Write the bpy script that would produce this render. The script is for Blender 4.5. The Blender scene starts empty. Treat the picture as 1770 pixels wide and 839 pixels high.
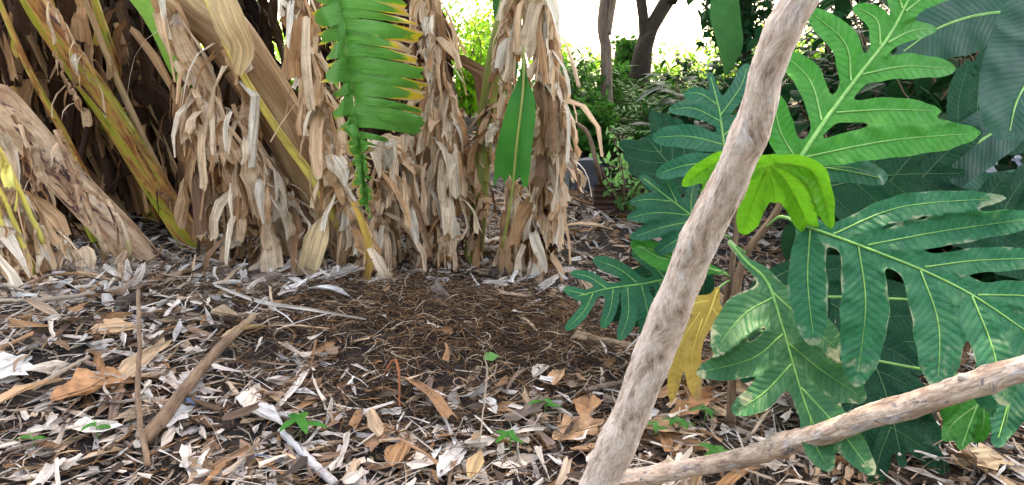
import bpy, math, random
import numpy as np
from mathutils import Vector, Matrix, noise
random.seed(11); np.random.seed(11)
R = math.radians
SC = bpy.context.scene
COL = SC.collection
U, RND = random.uniform, random.random

# ------------------------------------------------------------------ camera
CAM = Vector((0, 0, 1.3)); PITCH = R(18); F = 1389.0; W0, H0 = 1770, 839
cd = bpy.data.cameras.new('camera'); cam = bpy.data.objects.new('camera', cd); COL.objects.link(cam)
cam.location = CAM; cam.rotation_euler = (R(90) - PITCH, 0, 0)
cd.sensor_width = 36; cd.lens = 36 * F / W0; cd.clip_start = .05; cd.clip_end = 600
SC.camera = cam
FW = Vector((0, math.cos(PITCH), -math.sin(PITCH))); UP = Vector((0, math.sin(PITCH), math.cos(PITCH))); RT = Vector((1, 0, 0))

# ------------------------------------------------------------------ light
SUN_EL, SUN_AZ = R(56), R(18)
w = bpy.data.worlds.new('World'); SC.world = w; w.use_nodes = True
nt = w.node_tree; bg = nt.nodes['Background']
sk = nt.nodes.new('ShaderNodeTexSky'); sk.sky_type = 'NISHITA'; sk.sun_disc = False
sk.sun_elevation = SUN_EL; sk.sun_rotation = SUN_AZ; sk.dust_density = 3.0; sk.air_density = 1.0; sk.ozone_density = .6
nt.links.new(sk.outputs[0], bg.inputs[0]); bg.inputs[1].default_value = .15
sd = bpy.data.lights.new('sun', 'SUN'); sun = bpy.data.objects.new('sun', sd); COL.objects.link(sun)
sd.energy = 2.6; sd.angle = R(.6); sd.color = (1, .94, .84)
tosun = Vector((math.sin(SUN_AZ) * math.cos(SUN_EL), math.cos(SUN_AZ) * math.cos(SUN_EL), math.sin(SUN_EL)))
sun.rotation_euler = tosun.to_track_quat('Z', 'Y').to_euler()
vs = SC.view_settings
vs.view_transform = 'Standard'; vs.look = 'None'; vs.gamma = 1; vs.use_curve_mapping = False
vs.exposure = 3.55
try:
    vs.use_white_balance = True; vs.white_balance_temperature = 8500; vs.white_balance_tint = 12
except Exception: pass
SC.cycles.max_bounces = 5; SC.cycles.diffuse_bounces = 2; SC.cycles.transmission_bounces = 4; SC.cycles.use_denoising = True

# ------------------------------------------------------------------ helpers
def ray(px, py): return FW + RT * ((px - W0 / 2) / F) - UP * ((py - H0 / 2) / F)
def P(px, py, D): return CAM + ray(px, py) * D
def Q(px, py, Y):
    d = ray(px, py); return CAM + d * (Y / d.y)
def hgt(x, y):
    fade = max(0., min(1., (11 - y) / 4))
    n = noise.noise(Vector((x * 1.1, y * 1.1, 3.1))) * .07 + noise.noise(Vector((x * 3.3, y * 3.3, 8.))) * .03
    m = .15 * math.exp(-((x + .35) ** 2 / .5 + (y - 2.75) ** 2 / .35))
    m += .20 * math.exp(-((x + 1.7) ** 2 / .7 + (y - 2.5) ** 2 / .6))
    return (n + m) * fade
def G(px, py, up=0.):
    d = ray(px, py); z = 0.
    for _ in range(6):
        p = CAM + d * ((CAM.z - z) / -d.z); z = hgt(p.x, p.y)
    return Vector((p.x, p.y, z + up))

class MB:
    def __init__(s): s.v = []; s.f = []; s.uv = []; s.r = []
    def add(s, v, f, uv=None, r=0.5):
        o = len(s.v); s.v += [tuple(p) for p in v]; s.f += [tuple(i + o for i in q) for q in f]
        s.uv += uv if uv else [(0, 0)] * len(v)
        s.r += list(r) if isinstance(r, (list, tuple)) else [r] * len(v)
    def build(s, name, m, parent=None, smooth=True):
        a = np.array(s.v, dtype=float)
        if parent is not None: off = np.array(parent.location[:])
        else:
            off = (a.min(0) + a.max(0)) / 2; off[2] = a[:, 2].min()
        me = bpy.data.meshes.new(name); me.from_pydata((a - off).tolist(), [], s.f)
        at = me.attributes.new('rnd', 'FLOAT', 'POINT'); at.data.foreach_set('value', np.array(s.r, dtype=np.float32))
        uvl = me.uv_layers.new(name='UVMap'); li = np.empty(len(me.loops), dtype=np.int32); me.loops.foreach_get('vertex_index', li)
        uvl.data.foreach_set('uv', np.array(s.uv, dtype=np.float32)[li].ravel())
        if smooth: me.polygons.foreach_set('use_smooth', [True] * len(me.polygons))
        me.materials.append(m)
        o = bpy.data.objects.new(name, me); COL.objects.link(o)
        if parent is not None: o.parent = parent
        else: o.location = off
        return o
def tag(o, label=None, cat=None, group=None, kind=None):
    if label: o['label'] = label
    if cat: o['category'] = cat
    if group: o['group'] = group
    if kind: o['kind'] = kind
    return o
def thing(name, loc, label, cat, group=None):
    o = bpy.data.objects.new(name, None); COL.objects.link(o); o.location = loc; o.empty_display_size = .1
    return tag(o, label, cat, group)

def curve(pts, n):
    """Catmull-Rom through pts (Vectors), n samples"""
    pts = [Vector(p) for p in pts]
    if len(pts) == 2: return [pts[0].lerp(pts[1], i / (n - 1)) for i in range(n)]
    E = [pts[0] * 2 - pts[1]] + pts + [pts[-1] * 2 - pts[-2]]; out = []
    for i in range(n):
        t = i / (n - 1) * (len(pts) - 1); k = min(int(t), len(pts) - 2); u = t - k
        a, b, c, d = E[k:k + 4]
        out.append(.5 * ((2 * b) + (c - a) * u + (2 * a - 5 * b + 4 * c - d) * u * u + (3 * b - a - 3 * c + d) * u ** 3))
    return out
def interp(vals, n):
    return [float(np.interp(i / (n - 1), np.linspace(0, 1, len(vals)), vals)) for i in range(n)]
def tube(mb, pts, rad, k=8, r=.5, lump=0., seed=0., cap=True, ls=6., fine=0.):
    n = len(pts); vs_, uv = [], []; L = 0.; N = None
    for i, p in enumerate(pts):
        t = (pts[min(i + 1, n - 1)] - pts[max(i - 1, 0)]).normalized()
        if N is None: N = t.orthogonal().normalized()
        N = (N - t * N.dot(t)).normalized(); B = t.cross(N)
        if i: L += (p - pts[i - 1]).length
        for j in range(k + 1):
            a = 2 * math.pi * j / k; d = N * math.cos(a) + B * math.sin(a); rr = rad[i]
            if lump: rr *= 1 + lump * noise.noise(d * 1.3 + Vector((seed, L * ls, seed))) + lump * .5 * noise.noise(d * 2.5 + Vector((seed, L * ls * 4, 0)))
            if fine: rr *= 1 + fine * noise.noise(d * 5 + Vector((seed, L * 28, 0))) + fine * .7 * noise.noise(d * 11 + Vector((0, L * 110, seed)))
            vs_.append(p + d * rr); uv.append((j / k * 2 * math.pi * rad[i], L))
    f = [(i * (k + 1) + j, i * (k + 1) + j + 1, (i + 1) * (k + 1) + j + 1, (i + 1) * (k + 1) + j) for i in range(n - 1) for j in range(k)]
    if cap:
        f.append(tuple(range(k))[::-1]); f.append(tuple((n - 1) * (k + 1) + j for j in range(k)))
    mb.add(vs_, f, uv, r)
def strand(mb, pts, rad, r=.5):
    """three sided thin strand"""
    n = len(pts); v = []; uv = []
    t = (pts[-1] - pts[0]).normalized(); N = t.orthogonal().normalized(); B = t.cross(N)
    for i, p in enumerate(pts):
        q = rad * (1 - .6 * i / n)
        for j in range(3):
            a = j * 2.094; v.append(p + N * math.cos(a) * q + B * math.sin(a) * q); uv.append((j * .003, i * .01))
    mb.add(v, [(i * 3 + j, i * 3 + (j + 1) % 3, i * 3 + 3 + (j + 1) % 3, i * 3 + 3 + j) for i in range(n - 1) for j in range(3)], uv, r)
def ribbon(mb, pts, wid, side, curl=0., nu=3, r=.5, twist=0., rag=0., wave=0.):
    """strip along pts; wid list; side = across vector; curl bends the section"""
    n = len(pts); v = []; uv = []; L = 0.
    for i, p in enumerate(pts):
        t = (pts[min(i + 1, n - 1)] - pts[max(i - 1, 0)])
        t = t.normalized() if t.length > 1e-6 else Vector((0, 0, -1))
        s = Matrix.Rotation(twist * i / max(1, n - 1), 3, t) @ side
        s = s - t * s.dot(t); s = s.normalized() if s.length > 1e-4 else t.orthogonal().normalized()
        nn = t.cross(s)
        if i: L += (p - pts[i - 1]).length
        c = curl * (.4 + .6 * i / n)
        for j in range(nu + 1):
            u = j / nu * 2 - 1; hw = wid[i] / 2
            a = u * c; ro = (math.sin(a) / c if abs(c) > .05 else u) * hw; up = ((1 - math.cos(a)) / c if abs(c) > .05 else 0) * hw
            e = t * (rag * wid[i] * (U(-1, 1) if i in (0, n - 1) else 0))
            v.append(p + s * ro + nn * (up + wave * wid[i] * U(-1, 1)) + e); uv.append((u * hw, L))
    mb.add(v, [(i * (nu + 1) + j, i * (nu + 1) + j + 1, (i + 1) * (nu + 1) + j + 1, (i + 1) * (nu + 1) + j) for i in range(n - 1) for j in range(nu)], uv, r)
DOWN = Vector((0, 0, -1))
def rdir(flat=0.):
    a = U(0, 6.283); z = U(-1, 1) * (1 - flat); q = math.sqrt(max(0, 1 - z * z)); return Vector((q * math.cos(a), q * math.sin(a), z))
def fall_path(p, d, L, n, g=.5, jit=.15):
    pts = [p.copy()]; d = d.normalized(); s = L / (n - 1)
    for i in range(n - 1):
        d = (d + DOWN * g + rdir() * jit).normalized(); p = p + d * s; pts.append(p.copy())
    return pts
def leafblade(mb, base, d, L, Wd, g=.15, up=Vector((0, 0, 1)), fold=.25, nv=6, r=.5, jit=.03, blunt=.75):
    """elliptic folded blade, two quads across"""
    pts = fall_path(base, d, L, nv + 1, g, jit); v = []; uv = []
    for i, p in enumerate(pts):
        t = (pts[min(i + 1, nv)] - pts[max(i - 1, 0)]).normalized()
        s = t.cross(up); s = s.normalized() if s.length > .02 else t.orthogonal().normalized()
        nn = s.cross(t); hw = Wd / 2 * max(.02, math.sin(math.pi * min(1, (i / nv) ** .8 * .97 + .03)) ** blunt)
        for u in (-1, -.5, 0, .5, 1):
            v.append(p + s * hw * u + nn * (abs(u) * fold * hw - .12 * hw * u * u)); uv.append((u * hw, i * L / nv))
    mb.add(v, [(i * 5 + j, i * 5 + j + 1, i * 5 + 6 + j, i * 5 + 5 + j) for i in range(nv) for j in range(4)], uv, r)
def tinyleaf(mb, p, L, r=.5, dr=None):
    d = dr or rdir(); s = d.cross(rdir()).normalized(); n = d.cross(s); h = L * .28
    mb.add([p, p + d * L * .45 + s * h + n * h * .3, p + d * L, p + d * L * .45 - s * h + n * h * .3], [(0, 1, 2), (0, 2, 3)], [(0, 0), (h, L * .4), (0, L), (-h, L * .4)], r)

# ------------------------------------------------------------------ materials
def newmat(name):
    m = bpy.data.materials.new(name); m.use_nodes = True; t = m.node_tree
    b = t.nodes['Principled BSDF']; return m, t, b
def N_(t, typ, **k):
    n = t.nodes.new(typ)
    for a, b in k.items(): setattr(n, a, b)
    return n
def ramp(t, src, stops, interp='LINEAR'):
    n = t.nodes.new('ShaderNodeValToRGB'); e = n.color_ramp.elements; n.color_ramp.interpolation = interp
    while len(e) < len(stops): e.new(.5)
    for q, (p, c) in zip(e, stops): q.position = p; q.color = (*c, 1) if len(c) == 3 else c
    t.links.new(src, n.inputs[0]); return n.outputs[0]
def g3(v): return (v, v, v)
def mix(t, fac, a, b, mode='MIX'):
    n = t.nodes.new('ShaderNodeMix'); n.data_type = 'RGBA'; n.blend_type = mode
    for s, x in ((n.inputs[0], fac), (n.inputs[6], a), (n.inputs[7], b)):
        if isinstance(x, (float, int)): s.default_value = x
        elif isinstance(x, tuple): s.default_value = (*x, 1)
        else: t.links.new(x, s)
    return n.outputs[2]
def uvnoise(t, scale, sx, sy, detail=5, obj=False, dist=0., rough=.6):
    c = t.nodes.new('ShaderNodeTexCoord'); mp = t.nodes.new('ShaderNodeMapping'); mp.inputs['Scale'].default_value = (sx, sy, sx)
    t.links.new(c.outputs['Object' if obj else 'UV'], mp.inputs[0])
    if not obj:   # decorrelate pieces with rnd
        at = N_(t, 'ShaderNodeAttribute', attribute_name='rnd'); cx = t.nodes.new('ShaderNodeCombineXYZ')
        mu = N_(t, 'ShaderNodeMath', operation='MULTIPLY'); mu.inputs[1].default_value = 91.; t.links.new(at.outputs['Fac'], mu.inputs[0])
        t.links.new(mu.outputs[0], cx.inputs[2]); t.links.new(cx.outputs[0], mp.inputs['Location'])
    n = N_(t, 'ShaderNodeTexNoise'); n.inputs['Scale'].default_value = scale; n.inputs['Detail'].default_value = detail
    n.inputs['Distortion'].default_value = dist; n.inputs['Roughness'].default_value = rough
    t.links.new(mp.outputs[0], n.inputs['Vector']); return n.outputs['Fac']
def bump(t, b, src, st=.3, d=.002):
    n = t.nodes.new('ShaderNodeBump'); n.inputs['Strength'].default_value = st; n.inputs['Distance'].default_value = d
    t.links.new(src, n.inputs['Height']); t.links.new(n.outputs[0], b.inputs['Normal'])
def translucent(t, b, col, f):
    tr = t.nodes.new('ShaderNodeBsdfTranslucent'); ms = t.nodes.new('ShaderNodeMixShader'); ms.inputs[0].default_value = f
    if isinstance(col, tuple): tr.inputs[0].default_value = (*col, 1)
    else: t.links.new(col, tr.inputs[0])
    o = t.nodes['Material Output']
    t.links.new(b.outputs[0], ms.inputs[1]); t.links.new(tr.outputs[0], ms.inputs[2]); t.links.new(ms.outputs[0], o.inputs[0])

def mat_dry(name, stops, streak=(120, 6), rough=.75, tr=.22, spots=.35, spotcol=(.10, .06, .035), bs=.5):
    m, t, b = newmat(name); at = N_(t, 'ShaderNodeAttribute', attribute_name='rnd')
    c = ramp(t, at.outputs['Fac'], stops)
    s = uvnoise(t, 1, streak[0], streak[1], 4)
    c2 = mix(t, 1., c, ramp(t, s, [(.3, g3(.5)), (.7, g3(1.25))]), 'MULTIPLY')
    p = uvnoise(t, 1, 22, 22, 4, rough=.7)
    c3 = mix(t, ramp(t, p, [(.52, g3(0)), (.72, g3(spots))]), c2, spotcol)
    t.links.new(c3, b.inputs['Base Color']); b.inputs['Roughness'].default_value = rough; b.inputs['Specular IOR Level'].default_value = .25
    bump(t, b, s, bs, .003)
    if tr: translucent(t, b, c3, tr)
    return m
def mat_leaf(name, a, bcol, vein=(.25, .42, .16), tip=None, veins=True, rough=.5, tr=.25, trc=None, k=340., mott=.5, spec=.14):
    m, t, b = newmat(name); at = N_(t, 'ShaderNodeAttribute', attribute_name='rnd')
    p = uvnoise(t, 1, 14, 14, 4)
    c = mix(t, ramp(t, p, [(.35, g3(0)), (.65, g3(1))]), a, bcol)
    q = uvnoise(t, 1, 160, 160, 3)
    c = mix(t, mott, c, ramp(t, q, [(.3, g3(.6)), (.7, g3(1.35))]), 'MULTIPLY')
    if veins:
        uv = t.nodes.new('ShaderNodeTexCoord'); sp = t.nodes.new('ShaderNodeSeparateXYZ'); t.links.new(uv.outputs['UV'], sp.inputs[0])
        ab = N_(t, 'ShaderNodeMath', operation='ABSOLUTE'); t.links.new(sp.outputs[0], ab.inputs[0])
        mu = N_(t, 'ShaderNodeMath', operation='MULTIPLY_ADD'); t.links.new(ab.outputs[0], mu.inputs[0]); mu.inputs[1].default_value = -.75; t.links.new(sp.outputs[1], mu.inputs[2])
        sc = N_(t, 'ShaderNodeMath', operation='MULTIPLY'); t.links.new(mu.outputs[0], sc.inputs[0]); sc.inputs[1].default_value = k
        sn = N_(t, 'ShaderNodeMath', operation='SINE'); t.links.new(sc.outputs[0], sn.inputs[0])
        vm = ramp(t, sn.outputs[0], [(.0, g3(0)), (.88, g3(0)), (1., g3(.30))])
        c = mix(t, vm, c, tuple(.6 * x + .4 * y for x, y in zip(bcol, vein)))
        bump(t, b, sn.outputs[0], .35, .0012)
    if tip:
        th = N_(t, 'ShaderNodeMath', operation='ADD', use_clamp=True); t.links.new(at.outputs['Fac'], th.inputs[0])
        mm = N_(t, 'ShaderNodeMath', operation='MULTIPLY'); t.links.new(uvnoise(t, 1, 16, 16, 6, obj=True, rough=.7), mm.inputs[0]); mm.inputs[1].default_value = 1.3; t.links.new(mm.outputs[0], th.inputs[1])
        c = mix(t, ramp(t, th.outputs[0], [(.0, g3(0)), (.90, g3(0)), (1., g3(.85))]), c, tip)
    t.links.new(c, b.inputs['Base Color']); b.inputs['Roughness'].default_value = rough; b.inputs['Specular IOR Level'].default_value = spec
    if tr: translucent(t, b, trc or tuple(min(1, x * 1.7) for x in bcol), tr)
    return m
def mat_bark(name, stops, sx=10, sy=3, spots=None, lich=None, rough=.85, bs=.8):
    m, t, b = newmat(name)
    s = uvnoise(t, 1, sx, sy, 8, rough=.7); c = ramp(t, s, stops)
    if spots:
        p = uvnoise(t, 1, sx * 2.2, sy * 2.2, 6, rough=.75, dist=.6); c = mix(t, ramp(t, p, [(spots[1], g3(0)), (spots[1] + .08, g3(1))]), c, spots[0])
    if lich:
        p = uvnoise(t, 1, sx * .6, sy * .6, 5, dist=.3, rough=.75); c = mix(t, ramp(t, p, [(lich[1], g3(0)), (lich[1] + .1, g3(.9))]), c, lich[0])
    f = uvnoise(t, 1, sx * 9, sy * 5, 5); c = mix(t, .6, c, ramp(t, f, [(.3, g3(.55)), (.7, g3(1.4))]), 'MULTIPLY')
    t.links.new(c, b.inputs['Base Color']); b.inputs['Roughness'].default_value = rough; b.inputs['Specular IOR Level'].default_value = .2
    a = N_(t, 'ShaderNodeMath', operation='ADD'); t.links.new(s, a.inputs[0]); t.links.new(f, a.inputs[1]); bump(t, b, a.outputs[0], bs, .004)
    return m

M = {}
M['dry'] = mat_dry('dry_banana_leaf', [(0, (.07, .03, .015)), (.18, (.24, .12, .06)), (.34, (.50, .26, .12)), (.58, (.72, .45, .26)), (.85, (.78, .56, .37)), (1, (.80, .66, .51))])
M['dry_old_shade'] = mat_dry('shade_toned_old_leaf', [(0, (.018, .008, .004)), (.5, (.05, .022, .010)), (.85, (.10, .048, .022)), (1, (.20, .11, .06))], tr=.1)  # old leaves, browned darker so the colour carries the hollow's shade
M['dry_tan'] = mat_dry('tan_leaf', [(0, (.40, .24, .11)), (.5, (.58, .38, .19)), (1, (.68, .47, .27))], tr=.2, spots=.2)
M['dry_yellow'] = mat_dry('yellowed_leaf', [(0, (.45, .24, .04)), (1, (.60, .36, .08))], tr=.2)
M['litter'] = mat_dry('litter_leaf', [(0, (.03, .02, .016)), (.22, (.10, .06, .04)), (.36, (.34, .17, .075)), (.48, (.20, .14, .11)), (.62, (.52, .34, .20)), (.76, (.46, .41, .37)), (.9, (.66, .52, .40)), (1, (.74, .70, .66))], streak=(90, 8), tr=.1, spots=.6)
M['brownleaf'] = mat_dry('fallen_brown_leaf', [(0, (.22, .09, .035)), (.5, (.44, .20, .085)), (1, (.56, .33, .18))], streak=(50, 30), tr=.15, spots=.5)
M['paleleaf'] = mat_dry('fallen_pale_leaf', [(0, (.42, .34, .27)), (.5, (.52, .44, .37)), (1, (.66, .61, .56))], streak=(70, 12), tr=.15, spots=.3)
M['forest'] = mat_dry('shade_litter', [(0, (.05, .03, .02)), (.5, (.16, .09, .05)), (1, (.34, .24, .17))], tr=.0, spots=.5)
M['root'] = mat_dry('root_fibre', [(0, (.025, .014, .01)), (.5, (.10, .05, .024)), (.85, (.34, .17, .07)), (1, (.56, .44, .32))], tr=0, spots=.2)
M['straw'] = mat_dry('straw_fibre', [(0, (.10, .06, .04)), (.5, (.34, .25, .18)), (1, (.60, .53, .46))], tr=0, spots=.3)
M['stem_rust'] = mat_bark('rusty_green_pseudostem', [(.32, (.04, .015, .01)), (.42, (.30, .11, .03)), (.50, (.50, .27, .07)), (.53, (.34, .30, .03)), (.62, (.26, .30, .03)), (.70, (.60, .40, .20))], 16, 2.2, spots=((.05, .018, .01), .56), rough=.55, bs=.4)
M['stem_pale'] = mat_bark('pale_mottled_pseudostem', [(.3, (.07, .03, .03)), (.42, (.38, .20, .11)), (.52, (.62, .40, .24)), (.70, (.74, .56, .40))], 9, 3, spots=((.06, .022, .03), .52), lich=((.46, .40, .09), .60), rough=.65, bs=.4)
M['stem_tan'] = mat_bark('tan_pseudostem', [(.3, (.16, .075, .03)), (.48, (.34, .19, .09)), (.6, (.50, .32, .16)), (.75, (.56, .40, .24))], 14, .9, spots=((.10, .04, .02), .62), rough=.65, bs=.4)
M['stem_green'] = mat_bark('green_pseudostem', [(.3, (.10, .07, .03)), (.45, (.22, .24, .05)), (.6, (.30, .33, .09)), (.75, (.40, .36, .2))], 12, 1.2, spots=((.14, .08, .05), .6), rough=.5, bs=.3)
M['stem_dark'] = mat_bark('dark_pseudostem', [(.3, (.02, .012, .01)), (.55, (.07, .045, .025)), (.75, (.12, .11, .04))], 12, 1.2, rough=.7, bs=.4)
M['greenrib'] = mat_bark('green_midrib', [(.3, (.10, .28, .04)), (.7, (.20, .38, .08))], 8, 2, rough=.45, bs=.1)
M['yellowrib'] = mat_bark('yellow_leaf_stalk', [(.3, (.42, .26, .05)), (.5, (.60, .46, .10)), (.7, (.55, .52, .16))], 8, 2, rough=.5, bs=.2)
M['branch_pale'] = mat_bark('peeling_pale_bark', [(.30, (.13, .09, .07)), (.40, (.42, .30, .23)), (.52, (.62, .47, .38)), (.72, (.74, .62, .53))], 46, 15, spots=((.12, .10, .09), .63), lich=((.62, .55, .50), .55), bs=1.)
M['branch_orange'] = mat_bark('orange_grey_bark', [(.28, (.14, .10, .08)), (.42, (.36, .24, .17)), (.55, (.55, .40, .30)), (.75, (.68, .56, .48))], 24, 12, spots=((.15, .13, .13), .54), lich=((.40, .36, .35), .55), bs=1.)
M['bark'] = mat_bark('tree_bark', [(.3, (.10, .06, .045)), (.55, (.27, .18, .13)), (.75, (.40, .30, .24))], 8, 2, lich=((.28, .25, .22), .64))
M['bark_dark'] = mat_bark('dark_bark', [(.3, (.015, .012, .01)), (.55, (.045, .03, .02)), (.75, (.09, .065, .045))], 8, 3)
M['twig'] = mat_bark('twig_bark', [(.3, (.08, .045, .03)), (.55, (.24, .15, .09)), (.75, (.38, .27, .19))], 20, 5)
M['greytwig'] = mat_bark('grey_twig', [(.3, (.30, .26, .24)), (.55, (.48, .44, .42)), (.75, (.60, .57, .55))], 20, 5)
M['bread'] = mat_leaf('breadfruit_leaf', (.006, .068, .034), (.014, .112, .044), tip=(.20, .22, .13), vein=(.2, .42, .2))
M['bread_dark'] = mat_leaf('dark_breadfruit_leaf', (.007, .060, .034), (.012, .098, .045), vein=(.16, .36, .2), rough=.42)
M['bread_shade'] = mat_leaf('shade_toned_breadfruit_leaf', (.003, .030, .014), (.006, .050, .020), vein=(.10, .2, .1), rough=.6, spec=.08)  # breadfruit green darkened in the colour to stand for shade behind
M['bread_mid'] = mat_leaf('fresh_breadfruit_leaf', (.012, .115, .014), (.026, .17, .022), vein=(.25, .5, .13), tr=.3)
M['bread_young'] = mat_leaf('young_breadfruit_leaf', (.05, .20, .010), (.09, .28, .018), vein=(.35, .65, .10), tr=.28, trc=(.14, .48, .03), k=340., rough=.35)
M['bread_worn'] = mat_leaf('worn_breadfruit_leaf', (.015, .09, .04), (.035, .13, .045), tip=(.40, .38, .22), vein=(.3, .46, .2))
M['bread_yellow'] = mat_leaf('yellow_breadfruit_leaf', (.30, .17, .04), (.42, .30, .06), tip=(.22, .13, .06), vein=(.6, .55, .2), tr=.35)
M['vein'] = mat_bark('pale_leaf_vein', [(.3, (.10, .26, .06)), (.7, (.20, .38, .10))], 10, 10, rough=.5, bs=.1)
M['vein_dark'] = mat_bark('dark_leaf_vein', [(.3, (.03, .09, .03)), (.7, (.06, .14, .05))], 10, 10, rough=.6, bs=.1)
M['vein_bright'] = mat_bark('bright_leaf_vein', [(.3, (.16, .40, .03)), (.7, (.24, .50, .05))], 10, 10, rough=.5, bs=.1)
M['banana'] = mat_leaf('banana_leaf', (.02, .15, .025), (.04, .21, .03), veins=False, rough=.4, tr=.35)
M['banana_light'] = mat_leaf('light_banana_leaf', (.09, .22, .03), (.16, .30, .05), veins=False, rough=.4, tr=.35)
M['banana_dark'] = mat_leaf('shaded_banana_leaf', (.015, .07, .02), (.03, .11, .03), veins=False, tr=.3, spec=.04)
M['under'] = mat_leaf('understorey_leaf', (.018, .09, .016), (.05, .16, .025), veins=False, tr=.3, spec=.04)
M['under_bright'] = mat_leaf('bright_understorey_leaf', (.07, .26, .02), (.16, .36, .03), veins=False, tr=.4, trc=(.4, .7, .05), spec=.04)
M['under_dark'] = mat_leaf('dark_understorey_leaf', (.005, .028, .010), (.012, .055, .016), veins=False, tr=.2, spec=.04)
M['fern'] = mat_leaf('fern_leaf', (.02, .12, .02), (.05, .19, .03), veins=False, tr=.3, spec=.04)
M['pale_shrub'] = mat_leaf('pale_shrub_leaf', (.10, .28, .07), (.18, .38, .12), veins=False, tr=.35)
M['ribbed'] = mat_leaf('ribbed_leaf', (.007, .040, .026), (.013, .062, .036), vein=(.12, .28, .16), k=340.)
M['canopy'] = mat_leaf('crown_leaf', (.03, .12, .02), (.06, .18, .03), veins=False, tr=.25, spec=.04)
M['seedling'] = mat_leaf('seedling_leaf', (.022, .13, .02), (.05, .19, .03), veins=False, tr=.3)

# banana leaf with yellow-brown torn edges: rnd holds closeness to the tip or tear
def mat_torn():
    m, t, b = newmat('torn_banana_leaf'); at = N_(t, 'ShaderNodeAttribute', attribute_name='rnd')
    f = uvnoise(t, 1, 5, 420, 4)     # fibres run along the strip (u)
    g = mix(t, ramp(t, f, [(.3, g3(0)), (.7, g3(1))]), (.018, .15, .02), (.13, .36, .06))
    pn = uvnoise(t, 1, 30, 60, 4)
    ad = N_(t, 'ShaderNodeMath', operation='MULTIPLY_ADD'); t.links.new(pn, ad.inputs[0]); ad.inputs[1].default_value = .55; t.links.new(at.outputs['Fac'], ad.inputs[2])
    c = ramp(t, ad.outputs[0], [(.0, (0, 0, 0)), (.66, (0, 0, 0)), (.74, (1, 1, 1)), (1, (1, 1, 1))])
    y = ramp(t, ad.outputs[0], [(.66, (.30, .45, .03)), (.76, (.62, .44, .03)), (.9, (.60, .36, .06)), (.98, (.50, .34, .22))])
    c = mix(t, c, g, y)
    t.links.new(c, b.inputs['Base Color']); b.inputs['Roughness'].default_value = .4; bump(t, b, f, .4, .002)
    translucent(t, b, c, .35); return m
M['torn'] = mat_torn()
def mat_ground():
    m, t, b = newmat('ground'); geo = t.nodes.new('ShaderNodeNewGeometry'); sp = t.nodes.new('ShaderNodeSeparateXYZ'); t.links.new(geo.outputs['Position'], sp.inputs[0])
    def nz(s, d=8):
        n = t.nodes.new('ShaderNodeTexNoise'); n.inputs['Scale'].default_value = s; n.inputs['Detail'].default_value = d; t.links.new(geo.outputs['Position'], n.inputs['Vector']); return n.outputs['Fac']
    soil = ramp(t, nz(9), [(.3, (.010, .006, .005)), (.55, (.030, .020, .014)), (.75, (.07, .05, .035))])
    pale = ramp(t, nz(2), [(.3, (.36, .31, .22)), (.6, (.52, .48, .38)), (.8, (.30, .34, .14))])
    ad = N_(t, 'ShaderNodeMath', operation='MULTIPLY_ADD'); t.links.new(nz(.8), ad.inputs[0]); ad.inputs[1].default_value = 4.; t.links.new(sp.outputs[1], ad.inputs[2])
    mr = t.nodes.new('ShaderNodeMapRange'); mr.inputs[1].default_value = 12.8; mr.inputs[2].default_value = 13.6; t.links.new(ad.outputs[0], mr.inputs[0])
    c = mix(t, mr.outputs[0], soil, pale); t.links.new(c, b.inputs['Base Color']); b.inputs['Roughness'].default_value = .95
    bump(t, b, nz(40), .8, .02); return m
M['ground'] = mat_ground()
def plain(name, col, rough=.6, metal=0.):
    m, t, b = newmat(name); n = uvnoise(t, 6, 1, 1, 6, obj=True)
    c = mix(t, n, tuple(x * .6 for x in col), tuple(min(1, x * 1.3) for x in col)); t.links.new(c, b.inputs['Base Color'])
    b.inputs['Roughness'].default_value = rough; b.inputs['Metallic'].default_value = metal; bump(t, b, n, .3, .01); return m
M['concrete'] = plain('weathered_concrete', (.08, .085, .09), .9)
M['rust'] = plain('rusty_sheet', (.07, .03, .018), .85)
M['blue'] = plain('blue_plastic', (.04, .07, .13), .6)
M['steel'] = plain('grey_sheet', (.34, .36, .42), .45)
M['rock'] = plain('dark_rock', (.025, .021, .019), .95)
M['redleaf'] = mat_dry('red_orange_leaf', [(0, (.26, .08, .03)), (1, (.36, .12, .05))], tr=.1)

# ------------------------------------------------------------------ ground
def build_ground():
    xs = list(np.linspace(-6, 6, 121)); ys = list(np.linspace(-2, 12, 141))
    xs = [-200, -80, -30, -14, -9] + xs + [9, 14, 30, 80, 200]; ys = [-120, -30, -8] + ys + [14, 18, 26, 45, 90, 250]
    v = [(x, y, hgt(x, y) if -6 <= x <= 6 and y >= -2 else hgt(max(-6, min(6, x)), max(-2, y)) * .5) for y in ys for x in xs]
    n = len(xs); f = [(j * n + i, j * n + i + 1, (j + 1) * n + i + 1, (j + 1) * n + i) for j in range(len(ys) - 1) for i in range(n - 1)]
    mb = MB(); mb.add(v, f); o = mb.build('ground', M['ground']); tag(o, kind='structure')
build_ground()

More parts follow.
